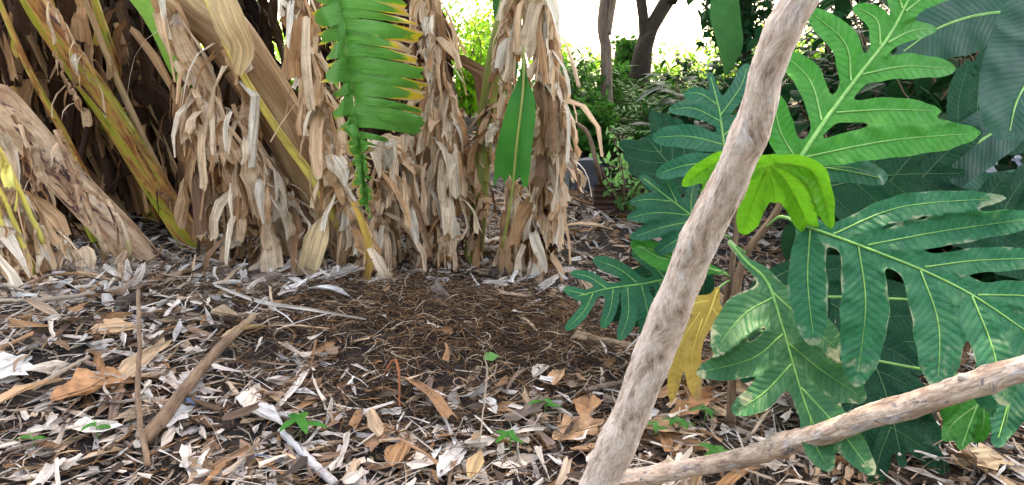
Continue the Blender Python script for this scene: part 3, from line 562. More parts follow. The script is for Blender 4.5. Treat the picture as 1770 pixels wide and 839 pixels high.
# ------------------------------------------------------------------ lobed leaves (shape function in the leaf's own sheet)
LK = 340.
def lobed_leaf(parent, name, mid, lobes, D0, gx, gy, mat, midr=(10, 16, 10), veinmat='vein', step=4.5, k=9., fold=.0006, wav=.016, tipf=0., vr=.0022, seed=1., label=None, bow=0., only_mid=False, quilt=.0007):
    lobe_tilt = [random.uniform(-.05, .06) for _ in range(len(lobes) + 1)]; lobe_tilt[0] = 0
    """mid: pixel polyline (base to tip); lobes: (base, via, tip, half width); sheet depth D = D0 + gx,gy slopes + bow"""
    cx, cy = mid[0]
    curves = []
    def c2(pts, n): return np.array([[p.x, p.y] for p in curve([Vector((a, b, 0)) for a, b in pts], n)])
    mc = c2(mid, 110); curves.append((mc, np.array(interp(midr, 110)), True))
    for lb in lobes:
        ba, via, tp, w_ = lb[:4]; c = c2([ba, via, tp], 60); s = np.linspace(0, 1, 60)
        prof = np.interp(s, [0, .2, .55, .8, .93, 1], [.62, .84, 1., .80, .46, .05]) * 1.08; c_in = c.copy()
        curves.append((c_in, w_ * prof, False))
    allp = np.concatenate([c for c, _, _ in curves]); mr = max(float(r.max()) for _, r, _ in curves) + 8
    x0, y0 = allp.min(0) - mr; x1, y1 = allp.max(0) + mr
    nx, ny = int((x1 - x0) / step) + 2, int((y1 - y0) / step) + 2
    gx_, gy_ = np.meshgrid(x0 + np.arange(nx) * step, y0 + np.arange(ny) * step); pts = np.stack([gx_.ravel(), gy_.ravel()], 1)
    def field(pts):
        ds = []; nd = np.full(len(pts), 1e9); sx = np.zeros(len(pts)); sf = np.zeros(len(pts)); li = np.zeros(len(pts), int); dd = np.zeros(len(pts))
        for ci, (c, r, ismid) in enumerate(curves):
            d = np.hypot(pts[:, None, 0] - c[None, :, 0], pts[:, None, 1] - c[None, :, 1]); e = d - r[None]
            ds.append(e.min(1) + (0 if ismid else 0)); j = d.argmin(1); dm = d[np.arange(len(pts)), j]
            L = np.concatenate([[0], np.cumsum(np.hypot(*np.diff(c, axis=0).T))])
            b = dm < nd
            tt = c[np.minimum(j + 1, len(c) - 1)] - c[np.maximum(j - 1, 0)]; sg = np.sign(tt[:, 0] * (pts[:, 1] - c[j, 1]) - tt[:, 1] * (pts[:, 0] - c[j, 0]))
            nd[b] = dm[b]; sx[b] = L[j][b] + ci * 37; dd[b] = (sg * dm)[b]; li[b] = ci; sf[b] = (j / (len(c) - 1))[b] * (0 if ismid and not only_mid else 1)
        ds = np.array(ds); sd_ = -k * np.log(np.exp(-np.clip(ds, -150, 150) / k).sum(0))
        sd_ += np.sin(pts[:, 0] * .11 + seed) * .7 + np.sin(pts[:, 1] * .13 + seed * 2) * .7
        return sd_, nd, sx, sf, dd, li
    sd_, *_ = field(pts); sd_ = sd_.reshape(ny, nx)
    V = []; idx = {}; faces = []
    def vid(key, x, y):
        if key not in idx: idx[key] = len(V); V.append((x, y))
        return idx[key]
    for j in range(ny - 1):
        for i in range(nx - 1):
            cs = [(i, j), (i + 1, j), (i + 1, j + 1), (i, j + 1)]; vals = [sd_[b, a] for a, b in cs]
            if min(vals) >= 0: continue
            poly = []
            for q in range(4):
                a, b = cs[q], cs[(q + 1) % 4]; va, vb = vals[q], vals[(q + 1) % 4]
                if va < 0: poly.append(vid(('c',) + a, x0 + a[0] * step, y0 + a[1] * step))
                if (va < 0) != (vb < 0):
                    u = va / (va - vb); kk = ('e',) + (min(a, b) + max(a, b)); poly.append(vid(kk, x0 + (a[0] + (b[0] - a[0]) * u) * step, y0 + (a[1] + (b[1] - a[1]) * u) * step))
            if len(poly) >= 3: faces.append(tuple(poly))
    VA = np.array(V); sdv, nd, sx, sf, dd, li = field(VA); pm = D0 / F
    def depth(x, y, ndv, lobe_s):
        r2 = ((x - cx) ** 2 + (y - cy) ** 2) * 1e-6
        wv = wav * noise.noise(Vector((x * .011 + seed, y * .011, seed))) + wav * .35 * noise.noise(Vector((x * .04, y * .04 + seed, 2.)))
        return D0 + gx * (x - cx) * pm + gy * (y - cy) * pm + bow * r2 + wv - fold * min(ndv, 40) * .5
    def ruff(i): return quilt * math.sin(340. * pm * (sx[i] - .75 * abs(dd[i]))) * min(1, nd[i] / 5) + .005 * math.sin(sx[i] * .10 + li[i]) * min(1, max(0, (nd[i] - 12) / 20)) + lobe_tilt[li[i]] * sf[i] ** 2
    mb = MB(); vv = []
    for n_, (x, y) in enumerate(V): vv.append(P(x, y, depth(x, y, nd[n_], 0) + ruff(n_)))
    rr = [float(min(.98, max(0, max(0, a - .45) * .60 * tipf, max(0, 1 + b / 7.) * .27 * tipf))) for a, b in zip(sf, sdv)]
    mb.add(vv, faces, [(float(d * pm), float(s * pm)) for d, s in zip(dd, sx)], rr)
    lf = mb.build(name, M[mat], parent)
    if label: lf['label'] = label
    vb = MB()
    for ci, (c, r, ismid) in enumerate(curves):
        m_n = len(c) - 1
        pts3 = [P(x, y, depth(x, y, 0, 0) - .0012 + (0 if ismid else lobe_tilt[ci] * (q_ / m_n) ** 2)) for q_, (x, y) in enumerate(c if ismid else c[:-3])][::3]
        if ismid: tube(vb, pts3, interp([vr * 1.9, vr * 1.3, vr * .6], len(pts3)), 5, .5, cap=False)
        else: tube(vb, pts3, interp([vr * .95, vr * .65, vr * .25], len(pts3)), 4, .5, cap=False)
    vo = vb.build('leaf_vein', M[veinmat], parent); vo.parent = lf
    return lf

def base_at(p): return Vector((p.x, p.y, hgt(p.x, p.y) - .01))
def sapling(px, D, label, stemspec, mat='twig'):
    b = P(px[0], px[1], D); root = thing('breadfruit_sapling', base_at(b), label, 'sapling')
    for pts, r0, r1 in stemspec:
        mb = MB(); q = [P(*a) for a in pts[:-1]] + ([P(*pts[-1])] if pts[-1] is not None else [root.location.copy()])
        c = curve(q, 24); tube(mb, c, interp([r0, r1], 24), 8, .5, .1, 3.); mb.build('stem', M[mat], root)
    return root
S1 = sapling((1285, 520), 2.25, 'big breadfruit sapling with broad lobed leaves right of the leaning branch',
             [([(1378, 286, 2.0), (1340, 370, 2.05), (1290, 440, 2.12), (1270, 530, 2.2), None], .008, .014)])
def petiole(parent, pts, r=.004, mat='vein'):
    mb = MB(); tube(mb, curve([P(*p) for p in pts], 12), interp([r, r * .8], 12), 6, .5); mb.build('petiole', M[mat], parent)
lobed_leaf(S1, 'leaf', [(1375, 285), (1425, 210), (1485, 130), (1535, 65), (1570, 0), (1592, -50)],
    [((1390, 272), (1540, 243), (1695, 230), 29), ((1445, 195), (1530, 190), (1626, 192), 20), ((1490, 129), (1565, 115), (1652, 120), 21), ((1535, 74), (1575, 54), (1618, 50), 14), ((1565, 20), (1600, -5), (1650, -18), 18),
     ((1377, 278), (1348, 225), (1338, 165), 25), ((1420, 208), (1400, 140), (1348, 88), 24), ((1471, 140), (1460, 75), (1397, 18), 25), ((1522, 78), (1515, 35), (1478, 12), 18), ((1560, 15), (1545, -25), (1520, -60), 22)],
    1.85, .10, -.35, 'bread_mid', (6, 12, 12, 11, 10), veinmat='vein', vr=.0032, seed=1.3, k=6.)
lobed_leaf(S1, 'leaf', [(1335, 283), (1322, 288), (1310, 292)],
    [((1318, 282), (1245, 280), (1177, 322), 17), ((1300, 285), (1240, 305), (1212, 352), 12), ((1325, 290), (1305, 340), (1284, 404), 24), ((1335, 285), (1368, 330), (1408, 414), 24), ((1342, 281), (1405, 300), (1438, 395), 20), ((1325, 290), (1335, 320), (1340, 350), 10)],
    1.62, .0, .55, 'bread_young', (5, 8, 8), k=4., veinmat='vein_bright', vr=.0018, seed=5., fold=.0022, wav=.02, quilt=.0022, label='small bright lime green young leaf drooping', bow=.5)
lobed_leaf(S1, 'leaf', [(1385, 388), (1420, 401), (1484, 424), (1591, 466), (1680, 510), (1770, 570), (1850, 625)],
    [((1400, 398), (1396, 490), (1408, 596), 33), ((1484, 426), (1496, 530), (1480, 668), 40), ((1591, 468), (1622, 560), (1622, 668), 42), ((1680, 512), (1715, 600), (1740, 700), 32), ((1770, 572), (1800, 640), (1810, 720), 36),
     ((1440, 405), (1560, 358), (1738, 342), 20), ((1500, 424), (1640, 398), (1830, 372), 24), ((1598, 462), (1700, 450), (1870, 446), 20), ((1690, 510), (1780, 512), (1880, 520), 25)],
    1.75, -.15, -.40, 'bread', (7, 14, 18, 20, 18, 16, 12), vr=.0024, seed=2.2, tipf=1., k=6., label='largest dark green leaf with beige scorched tips')
lobed_leaf(S1, 'leaf', [(1262, 420), (1290, 452), (1327, 489), (1353, 567), (1390, 693), (1425, 775)],
    [((1335, 515), (1285, 545), (1238, 602), 34), ((1353, 578), (1300, 620), (1205, 645), 26), ((1368, 630), (1320, 680), (1270, 712), 24), ((1335, 505), (1395, 560), (1452, 606), 30), ((1360, 592), (1420, 640), (1494, 690), 30), ((1385, 670), (1440, 730), (1512, 822), 26), ((1400, 720), (1410, 770), (1435, 812), 20)],
    1.95, -.1, -.5, 'bread_worn', (4, 8, 15, 16, 14, 10), k=6., vr=.0024, seed=3.7, tipf=1., label='lower leaf with worn pale patches behind the low branch')
lobed_leaf(S1, 'leaf', [(1790, 560), (1760, 640), (1725, 760)],
    [((1780, 600), (1720, 640), (1700, 700), 30), ((1765, 640), (1745, 700), (1738, 745), 26), ((1770, 620), (1800, 680), (1810, 760), 30)], 1.95, -.1, -.5, 'bread', (8, 20, 12), seed=8.8)
lobed_leaf(S1, 'leaf', [(1720, 660), (1690, 700), (1662, 772)], [((1705, 680), (1650, 690), (1630, 715), 14), ((1700, 690), (1700, 730), (1690, 760), 15), ((1690, 700), (1650, 730), (1632, 760), 13)], 2.15, -.1, -.5, 'bread_mid', (8, 16, 6), seed=6.1)
lobed_leaf(S1, 'leaf', [(1375, 290), (1440, 292), (1522, 308)], [((1400, 292), (1470, 290), (1527, 308), 18)], 2.0, .1, -.4, 'bread_dark', (6, 18, 6), seed=1.1)
petiole(S1, [(1335, 283, 1.62), (1370, 300, 1.75), (1350, 350, 2.03)], .004, 'vein_bright'); petiole(S1, [(1385, 388, 1.75), (1350, 375, 1.9), (1325, 392, 2.07)], .0045)
petiole(S1, [(1262, 420, 1.95), (1270, 425, 2.05), (1292, 440, 2.12)], .0045); petiole(S1, [(1790, 560, 1.95), (1600, 520, 2.1), (1275, 510, 2.19)], .004); petiole(S1, [(1720, 660, 2.15), (1500, 620, 2.2), (1270, 560, 2.22)], .004)
S2 = sapling((1235, 600), 2.55, 'darker breadfruit sapling behind the leaning branch, its lobed leaves reaching left',
             [([(1262, 262, 2.35), (1275, 360, 2.4), (1262, 480, 2.45), None], .007, .012)])
lobed_leaf(S2, 'leaf', [(1258, 275), (1250, 240), (1243, 190), (1228, 132)],
    [((1250, 250), (1190, 236), (1127, 238), 19), ((1246, 210), (1200, 188), (1156, 190), 14), ((1242, 182), (1210, 162), (1182, 163), 9), ((1250, 235), (1285, 205), (1300, 170), 14), ((1245, 200), (1280, 150), (1292, 112), 15), ((1256, 282), (1190, 285), (1135, 302), 17)], 2.25, .1, -.3, 'bread_dark', (5, 8, 8, 7), seed=4.4, vr=.0024, k=3.5)
lobed_leaf(S2, 'leaf', [(1245, 405), (1205, 380), (1155, 342), (1112, 308)],
    [((1205, 382), (1150, 392), (1088, 412), 14), ((1190, 372), (1135, 368), (1082, 378), 14), ((1160, 348), (1120, 345), (1088, 350), 10), ((1170, 350), (1158, 325), (1150, 305), 10), ((1195, 370), (1195, 340), (1203, 312), 11), ((1215, 390), (1170, 415), (1130, 440), 14)], 2.4, .1, -.4, 'bread_dark', (5, 9, 9, 6), seed=7.4, k=3.5, vr=.0022)
lobed_leaf(S2, 'leaf', [(1235, 470), (1161, 481), (1109, 491), (1051, 499), (1000, 512)],
    [((1100, 488), (1068, 464), (1024, 448), 13), ((1150, 482), (1125, 455), (1092, 436), 11), ((1109, 494), (1120, 545), (1115, 596), 14), ((1085, 497), (1086, 545), (1070, 592), 13), ((1060, 500), (1055, 535), (1042, 566), 11), ((1025, 508), (1008, 540), (978, 570), 10), ((1140, 486), (1150, 530), (1156, 575), 13), ((1050, 500), (1020, 480), (988, 472), 9), ((1015, 510), (995, 505), (974, 500), 8), ((1170, 482), (1185, 520), (1190, 560), 12)], 2.5, .1, -.5, 'bread', (4, 7, 8, 8, 6), seed=9.4, k=3.5, vr=.002)
lobed_leaf(S2, 'leaf', [(1245, 470), (1170, 448), (1100, 422)], [((1180, 450), (1140, 445), (1102, 424), 17)], 2.4, .1, -.4, 'bread_mid', (5, 18, 5), seed=3.1)
lobed_leaf(S2, 'leaf', [(1240, 500), (1225, 545), (1200, 600)], [((1210, 540), (1176, 600), (1160, 698), 13), ((1214, 550), (1196, 620), (1205, 694), 14), ((1230, 530), (1252, 570), (1240, 628), 18), ((1225, 520), (1180, 530), (1160, 545), 14)], 2.35, .0, -.2, 'bread_yellow', (6, 12, 5), k=3.5, veinmat='yellowrib', seed=2.9, tipf=.9, label='withered yellow leaf hanging behind the leaning branch')
petiole(S2, [(1258, 275, 2.25), (1262, 290, 2.3), (1265, 300, 2.36)]); petiole(S2, [(1245, 405, 2.4), (1260, 410, 2.42), (1268, 420, 2.43)]); petiole(S2, [(1235, 470, 2.5), (1250, 470, 2.47), (1262, 475, 2.45)])
petiole(S2, [(1240, 500, 2.35), (1252, 490, 2.4), (1262, 485, 2.45)]); petiole(S2, [(1245, 470, 2.4), (1255, 475, 2.42), (1262, 480, 2.45)])

def auto_leaf(parent, x0, y0, x1, y1, w, D, mat, n=4, gy=-.4, seed=1., ang=52):
    dx, dy = x1 - x0, y1 - y0; L = math.hypot(dx, dy); ux, uy = dx / L, dy / L; lobes = []
    for i in range(n):
        t = (i + .5) / n * .85; reach = w * (1.05 - .5 * abs(t - .35)) * U(.9, 1.1)
        for sg in (-1, 1):
            a = math.radians(ang - 18 * t) * sg; vx, vy = ux * math.cos(a) - uy * math.sin(a), ux * math.sin(a) + uy * math.cos(a)
            bx, by = x0 + dx * t, y0 + dy * t; lobes.append(((bx, by), (bx + vx * reach * .55, by + vy * reach * .55), (bx + vx * reach + ux * reach * .18, by + vy * reach + uy * reach * .18), w * .165))
    return lobed_leaf(parent, 'leaf', [(x0, y0), (x0 + dx * .5 + dy * .04, y0 + dy * .5 - dx * .04), (x1, y1)], lobes, D, .05, gy, mat, (6, w * .08, w * .06), veinmat='vein_dark', seed=seed, k=4., vr=.002)
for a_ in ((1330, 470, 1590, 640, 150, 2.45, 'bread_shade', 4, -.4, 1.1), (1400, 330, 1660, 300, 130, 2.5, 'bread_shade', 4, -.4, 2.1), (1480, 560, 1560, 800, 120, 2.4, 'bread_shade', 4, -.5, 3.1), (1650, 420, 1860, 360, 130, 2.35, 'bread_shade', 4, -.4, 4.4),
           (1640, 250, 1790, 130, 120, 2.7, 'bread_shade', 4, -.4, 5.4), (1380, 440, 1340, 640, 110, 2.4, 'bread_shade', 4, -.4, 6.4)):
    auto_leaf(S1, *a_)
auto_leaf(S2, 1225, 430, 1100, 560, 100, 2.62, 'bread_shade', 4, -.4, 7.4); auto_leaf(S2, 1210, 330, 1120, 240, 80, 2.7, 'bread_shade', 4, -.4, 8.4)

# large ribbed leaves, upper right
RB = thing('broadleaf_shrub', base_at(Q(1800, 400, 2.9)), 'broadleaf shrub with huge ribbed blue-green leaves in the top right corner', 'shrub')
mb = MB(); tube(mb, curve([Q(1830, -60, 2.9), Q(1815, 150, 2.9), Q(1800, 400, 2.9), RB.location.copy()], 20), interp([.015, .022, .028], 20), 10, .5, .1, 5.); mb.build('stem', M['bark'], RB)
lobed_leaf(RB, 'leaf', [(1800, 20), (1700, 25), (1620, 50), (1560, 90)], [], 2.4, .2, -.5, 'ribbed', (14, 55, 62, 50, 10), seed=1.9, vr=.003, step=6, only_mid=True)
lobed_leaf(RB, 'leaf', [(1835, -20), (1810, 80), (1760, 170), (1745, 228)], [], 2.2, .3, -.3, 'ribbed', (30, 95, 90, 60, 8), seed=3.9, vr=.003, step=6, only_mid=True)
lobed_leaf(RB, 'leaf', [(1800, 180), (1700, 240), (1600, 310), (1570, 360)], [], 2.8, .2, -.5, 'ribbed', (14, 45, 50, 36, 8), seed=5.9, vr=.003, step=6, only_mid=True)
lobed_leaf(RB, 'leaf', [(1840, 330), (1760, 330), (1660, 350), (1600, 370)], [], 2.9, .2, -.5, 'bread_dark', (12, 35, 40, 30, 8), seed=6.9, vr=.003, step=6, only_mid=True)

# ------------------------------------------------------------------ branches in front
def branch(name, pts, rads, mat, label, knots=(), twigs=()):
    n = 420; c = curve([P(*p) for p in pts], n); mb = MB(); rr = interp(rads, n)
    for k_, a in knots:
        for i in range(n): rr[i] *= 1 + a * math.exp(-((i / n - k_) / .018) ** 2)
    c = [p + Vector((noise.noise(Vector((i * .02, 1, 0))), noise.noise(Vector((i * .02, 5, 0))), noise.noise(Vector((i * .02, 9, 0))))) * .009 for i, p in enumerate(c)]
    tube(mb, c, rr, 44, .4, .13, RND() * 30, ls=9., fine=.05)
    for (t, ang, L, r) in twigs:
        i = int(t * n); tt = (c[i + 1] - c[i]).normalized(); o = Matrix.Rotation(ang, 3, tt) @ tt.orthogonal().normalized()
        tube(mb, curve([c[i], c[i] + (o + tt * .3) * L * .5, c[i] + (o * .9 + tt * .7) * L], 6), interp([r, r * .6], 6), 8, .4, .1, 1.)
    return tag(mb.build(name, M[mat], None), label, 'branch')
branch('dead_branch', [(1425, -90, 1.12), (1385, 0, 1.15), (1322, 130, 1.22), (1288, 250, 1.30), (1222, 390, 1.42), (1158, 540, 1.58), (1100, 690, 1.72), (1035, 839, 1.85), (1000, 920, 1.92)], [.0235, .0245, .026, .0295, .0335, .037, .039, .041, .043], 'branch_pale',
       'thick pale barked dead branch leaning steeply across the picture in front of the saplings', ((.18, .07), (.36, .10), (.52, .06), (.63, .09), (.8, .07)), ((.37, 2., .018, .014), (.62, 4., .014, .012)))
branch('dead_branch', [(1830, 612, 1.36), (1770, 637, 1.40), (1690, 662, 1.45), (1600, 692, 1.52), (1500, 722, 1.60), (1400, 757, 1.70), (1300, 785, 1.82), (1180, 812, 1.94), (1040, 836, 1.99)], [.020, .021, .0225, .0235, .0235, .0235, .023, .022, .021], 'branch_orange',
       'orange and grey barked dead branch lying low across the bottom right corner', ((.22, .14), (.45, .1), (.68, .14)), ((.25, 1., .03, .012),))

# ------------------------------------------------------------------ background trees, shrubs
def crown_leaves(mb, c, rad, n, L=.16):
    cl = [(Vector(c) + Vector((rdir().x * rad[0] * .8, rdir().y * rad[1] * .8, rdir().z * rad[2] * .8))) for _ in range(max(4, n // 160))]
    for i in range(n):
        q = random.choice(cl); g = Vector((random.gauss(0, .45), random.gauss(0, .45), random.gauss(0, .3))) * min(1.2, rad[0] * .35)
        d = rdir(.5); d.z -= .3
        tinyleaf(mb, q + g, L * U(.7, 1.4), RND(), d.normalized())
def tree(name, base, label, pts, rads, forks, crowns, mat='bark', leaf='canopy', L=.2, group=None):
    root = thing(name, base, label, 'tree', group); mb = MB()
    tube(mb, curve([Vector(p) for p in pts], 30), interp(rads, 30), 14, .4, .16, RND() * 20, ls=4.)
    for f, r0, r1 in forks: tube(mb, curve([Vector(p) for p in f], 16), interp([r0, r1], 16), 10, .4, .14, RND() * 20, ls=4.)
    mb.build('trunk', M[mat], root)
    cb = MB()
    for c, rad, n in crowns: crown_leaves(cb, c, rad, n, L)
    if cb.v: cb.build('crown', M[leaf], root)
    return root
b = base_at(Q(1058, 238, 6.9))
tree('slender_tree', b, 'slender pale brown tree trunk standing behind the clump, left of the forked one', [b, Q(1050, 180, 6.9), Q(1048, 90, 6.9), Q(1045, 0, 6.9), (1.0, 6.9, 2.6), (1.0, 6.6, 5.)], [.055, .05, .047, .045, .044, .04], [([Q(1050, 60, 6.9), Q(1062, -10, 6.85), Q(1070, -60, 6.8)], .032, .025)],
     [((-.2, 5.8, 5.4), (2.6, 1.8, .9), 2900), ((-2.4, 5.6, 5.4), (2.2, 1.8, .9), 3600)], L=.26)
b = base_at(Q(1105, 205, 8.2))
tree('forked_tree', b, 'dark forked tree trunk against the bright clearing', [b, Q(1105, 150, 8.2), Q(1112, 90, 8.2), Q(1128, 45, 8.2), Q(1158, -5, 8.2), Q(1185, -60, 8.1), (2.6, 7.6, 4.5)], [.15, .11, .095, .075, .07, .065, .05], [([Q(1116, 80, 8.2), Q(1112, 30, 8.2), Q(1105, -20, 8.2), Q(1095, -90, 8.2)], .06, .045)],
     [((2.4, 6.6, 5.6), (2.6, 2.2, .9), 4200), ((.6, 7.2, 6.2), (2.4, 1.8, .8), 3000), ((.2, 10.6, 5.8), (2.6, 1.6, .8), 2600), ((3.2, 10.4, 5.8), (2.6, 1.6, .8), 2600)], mat='bark_dark', L=.26)  # two far crown clusters added out of view to shade the ground below
b = base_at(Q(1080, 178, 8.6))
st = thing('ivy_stump', b, 'broken dark tree stump wrapped in ivy between the two trunks', 'stump'); mb = MB()
tube(mb, curve([b, Q(1082, 130, 8.6), Q(1085, 70, 8.6)], 10), interp([.17, .15, .13], 10), 14, .4, .25, 3., ls=3.); mb.build('trunk', M['bark_dark'], st); mb = MB()
for i in range(260):
    q = Q(1083 + U(-24, 24), U(62, 160), 8.6); a = U(0, 6.283); tinyleaf(mb, q + Vector((0, -.14 + U(-.05, .03), 0)), U(.05, .10), RND())
mb.build('ivy', M['under'], st)
for i, (x, y, lb) in enumerate(((-4.6, 6.5, 'background tree trunk half hidden at the left behind the banana clump'), (-1.9, 8.6, 'thin background tree trunk in the bright gap left of the torn leaf'), (3.9, 5.6, 'shaded tree trunk behind the saplings on the right'), (3.05, 9.4, 'small sunlit tree trunk showing between the sapling lobes'))):
    b = Vector((x, y, hgt(x, y) - .02)); r = [.13, .06, .14, .06][i]
    tree('background_tree', b, lb, [b, b + Vector((.05, 0, 1.2)), b + Vector((.2, .1, 2.6)), b + Vector((.1, -.3, 5.))], [r * 1.2, r, r * .8, r * .5], [], [((x + .3, y - .8, 5.4), (2.2, 2., .8), 6500 if i != 1 else 4000)], mat='bark' if i != 2 else 'bark_dark', L=.26)

def shrub(base, label, nst, H, spread, leafn, L, mat, name='shrub', Wf=None, group=None, g=.06):
    root = thing(name, base, label, 'shrub', group); sb = MB(); lb = MB()
    for s in range(nst):
        a = U(0, 6.283); d = Vector((math.cos(a) * spread, math.sin(a) * spread, 1)); pts = fall_path(base.copy(), d, H * U(.7, 1.15), 9, .02, .22)
        tube(sb, pts, interp([.008, .003], 9), 5, .5, cap=False)
        for k in range(leafn):
            t = U(1.2, 7.9); q = pts[int(t)].lerp(pts[int(t) + 1], t % 1); tw = rdir(.4); e = q + tw * U(.02, .14) * H
            if L > .075: leafblade(lb, e, tw, L * U(.6, 1.3), L * (Wf or .42) * U(.8, 1.2), .16, nv=4, r=RND())
            else: tinyleaf(lb, e, L * U(.6, 1.4), RND())
    sb.build('stem', M['twig'], root); lb.build('foliage', M[mat], root); return root
def GB(px, py): return G(px, py)
specs = [
 (812, 205, 'bright bush in the gap between the two middle dead-leaf columns', 22, 1.3, .5, 130, .085, 'under_bright'),
 (840, 150, 'sunny bush farther back behind the thin green banana stem', 20, 1.0, .7, 110, .10, 'under_bright'),
 (1005, 215, 'glossy low bush just right of the last banana column', 18, .6, .7, 90, .075, 'under'),
 (985, 160, 'bright green bush in front of the clearing, right of the clump', 18, .75, .7, 90, .09, 'under_bright'),
 (1195, 185, 'yellow-green hedge bush right of the forked trunk', 22, .8, .9, 90, .09, 'under_bright'),
 (1260, 160, 'yellow-green hedge bush behind the leaning branch', 22, .9, .8, 100, .09, 'under_bright'),
 (1225, 235, 'dark low bush at the foot of the hedge', 18, .6, .9, 80, .08, 'under'),
 (1130, 200, 'dark low bush at the foot of the forked trunk', 18, .5, 1., 80, .08, 'under'),
 (1420, 190, 'sunlit bush glimpsed through the sapling lobes', 18, 1.2, .8, 100, .09, 'under_bright'),
 (500, 190, 'bright bush seen between tan stem and wrapped stem', 20, 1.2, .6, 110, .085, 'under_bright'),
 (440, 130, 'bright bush high between the dead leaves on the left', 20, 1.2, .6, 100, .10, 'under_bright'),
 (240, 120, 'sunlit bush glimpsed through the dark leaves at left', 14, 1.1, .6, 80, .09, 'under_bright'),
 (1060, 225, 'dark leafy bush round the foot of the slender trunk', 22, .6, 1., 100, .09, 'under'),
 (1150, 262, 'dark leafy bush between the ferns and the log', 20, .55, 1., 100, .08, 'under'),
 (1010, 262, 'dark leafy bush above the concrete block', 20, .45, 1., 90, .07, 'under'),
 (1235, 270, 'dark leafy bush above the end of the log', 20, .6, .9, 90, .09, 'under'),
 (930, 230, 'bush hidden behind the rightmost banana column', 20, .8, .7, 90, .08, 'under'),
 (1330, 150, 'tall sunny bush in the gap right of the branch top', 22, 1.1, .8, 120, .09, 'under_bright'),
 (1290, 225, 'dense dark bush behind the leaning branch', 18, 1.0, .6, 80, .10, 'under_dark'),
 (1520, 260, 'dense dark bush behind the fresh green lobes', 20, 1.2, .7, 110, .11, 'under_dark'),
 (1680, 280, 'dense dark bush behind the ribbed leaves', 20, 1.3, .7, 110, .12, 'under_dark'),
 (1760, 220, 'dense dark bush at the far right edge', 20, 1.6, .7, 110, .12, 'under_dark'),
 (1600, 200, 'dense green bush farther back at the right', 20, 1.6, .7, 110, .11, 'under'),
]
for (px, py, lb, *r) in specs: shrub(GB(px, py), lb, *r)
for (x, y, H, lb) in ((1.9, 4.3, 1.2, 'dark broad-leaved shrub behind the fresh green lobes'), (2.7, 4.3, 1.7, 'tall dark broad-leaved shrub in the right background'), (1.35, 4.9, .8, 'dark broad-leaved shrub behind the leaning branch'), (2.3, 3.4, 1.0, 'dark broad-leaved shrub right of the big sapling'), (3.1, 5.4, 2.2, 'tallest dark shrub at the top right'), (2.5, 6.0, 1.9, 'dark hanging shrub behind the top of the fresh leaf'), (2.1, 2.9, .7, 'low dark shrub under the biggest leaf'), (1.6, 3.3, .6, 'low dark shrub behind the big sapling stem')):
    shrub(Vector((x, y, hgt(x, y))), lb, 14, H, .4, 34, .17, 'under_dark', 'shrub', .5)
# dark hanging vine leaves top, right of forked tree
V = thing('hanging_vine', base_at(Q(1262, 330, 5.2)), 'dark vine curtain of small leaves hanging left of the leaning branch top', 'vine'); mb = MB(); lb = MB()
for s in range(16):
    x = 1225 + s * 7; pts = [Q(x + 4 * math.sin(i), -80 + i * U(18, 24), 5.2 + U(-.05, .05)) for i in range(9)]; tube(mb, pts, [.004] * 9, 4, .5, cap=False)
    for k in range(34):
        t = U(0, 7.9); q = pts[int(t)].lerp(pts[int(t) + 1], t % 1); tinyleaf(lb, q + rdir() * .05, U(.05, .10), RND())
tube(mb, curve([Q(1275, -80, 5.3), Q(1290, 60, 5.3), Q(1280, 200, 5.25), V.location.copy()], 16), interp([.03, .035], 16), 8, .5, .1, 2.)
mb.build('stem', M['bark_dark'], V); lb.build('foliage', M['under_dark'], V)
m_ = MB(); ribbon(m_, curve([Q(1255, -60, 4.6), Q(1252, 20, 4.55), Q(1262, 80, 4.5), Q(1255, 130, 4.5)], 14), interp([.10, .17, .14, .02], 14), RT, .5, 6, .3, .2, 0, .003); m_.build('green_leaf', M['banana_dark'], V)
# ferns
def fern(base, label, n, L, mat='fern'):
    root = thing('fern', base, label, 'fern')
    for k in range(n):
        mb = MB(); a = k * 6.283 / n + U(-.3, .3); pts = fall_path(base.copy(), Vector((math.cos(a) * .55, math.sin(a) * .55, 1.1)), L * U(.8, 1.2), 16, .11, .03)
        strand(mb, pts, .004, .4)
        for i in range(3, 16):
            t = (pts[min(i + 1, 15)] - pts[i - 1]).normalized(); s = t.cross(Vector((0, 0, 1))).normalized(); pl = L * .28 * math.sin(math.pi * (i / 16) ** .8) + .01
            for sg in (-1, 1):
                for h in (0,):
                    p0 = pts[i - 1].lerp(pts[i], h); d = s * sg + t * .35 - Vector((0, 0, .15)); w_ = t * .0085
                    e = p0 + d * pl; m2 = p0 + d * pl * .5
                    mb.add([p0 - w_ * .5, m2 - w_, e, m2 + w_, p0 + w_ * .5], [(0, 1, 2, 3, 4)], None, RND())
        mb.build('frond', M[mat], root)
for (px, py, lb, n, L) in ((1125, 275, 'dark green fern clump left of the leaf sapling, nearest the logs', 11, .6), (1165, 250, 'lighter fern clump right behind the slender trunk', 11, .65), (1080, 235, 'small fern at the foot of the slender trunk', 9, .5), (1200, 290, 'fern clump tucked behind the dark sapling leaf', 10, .55), (1130, 240, 'fern clump with arching fronds under the forked trunk', 12, .7), (1190, 330, 'fern clump hidden low behind the dark sapling lobes', 10, .5), (1040, 275, 'small dark fern beside the concrete block', 9, .4), (1600, 400, 'bright fern sprig glimpsed between big leaf and ribbed leaf', 8, .35)):
    fern(GB(px, py), lb, n, L, 'fern' if px not in (1600, 1165, 1125) else 'seedling')
shrub(GB(1085, 375), 'small pale green leafy shrub beside the rusty sheet', 7, .5, .35, 34, .045, 'pale_shrub')

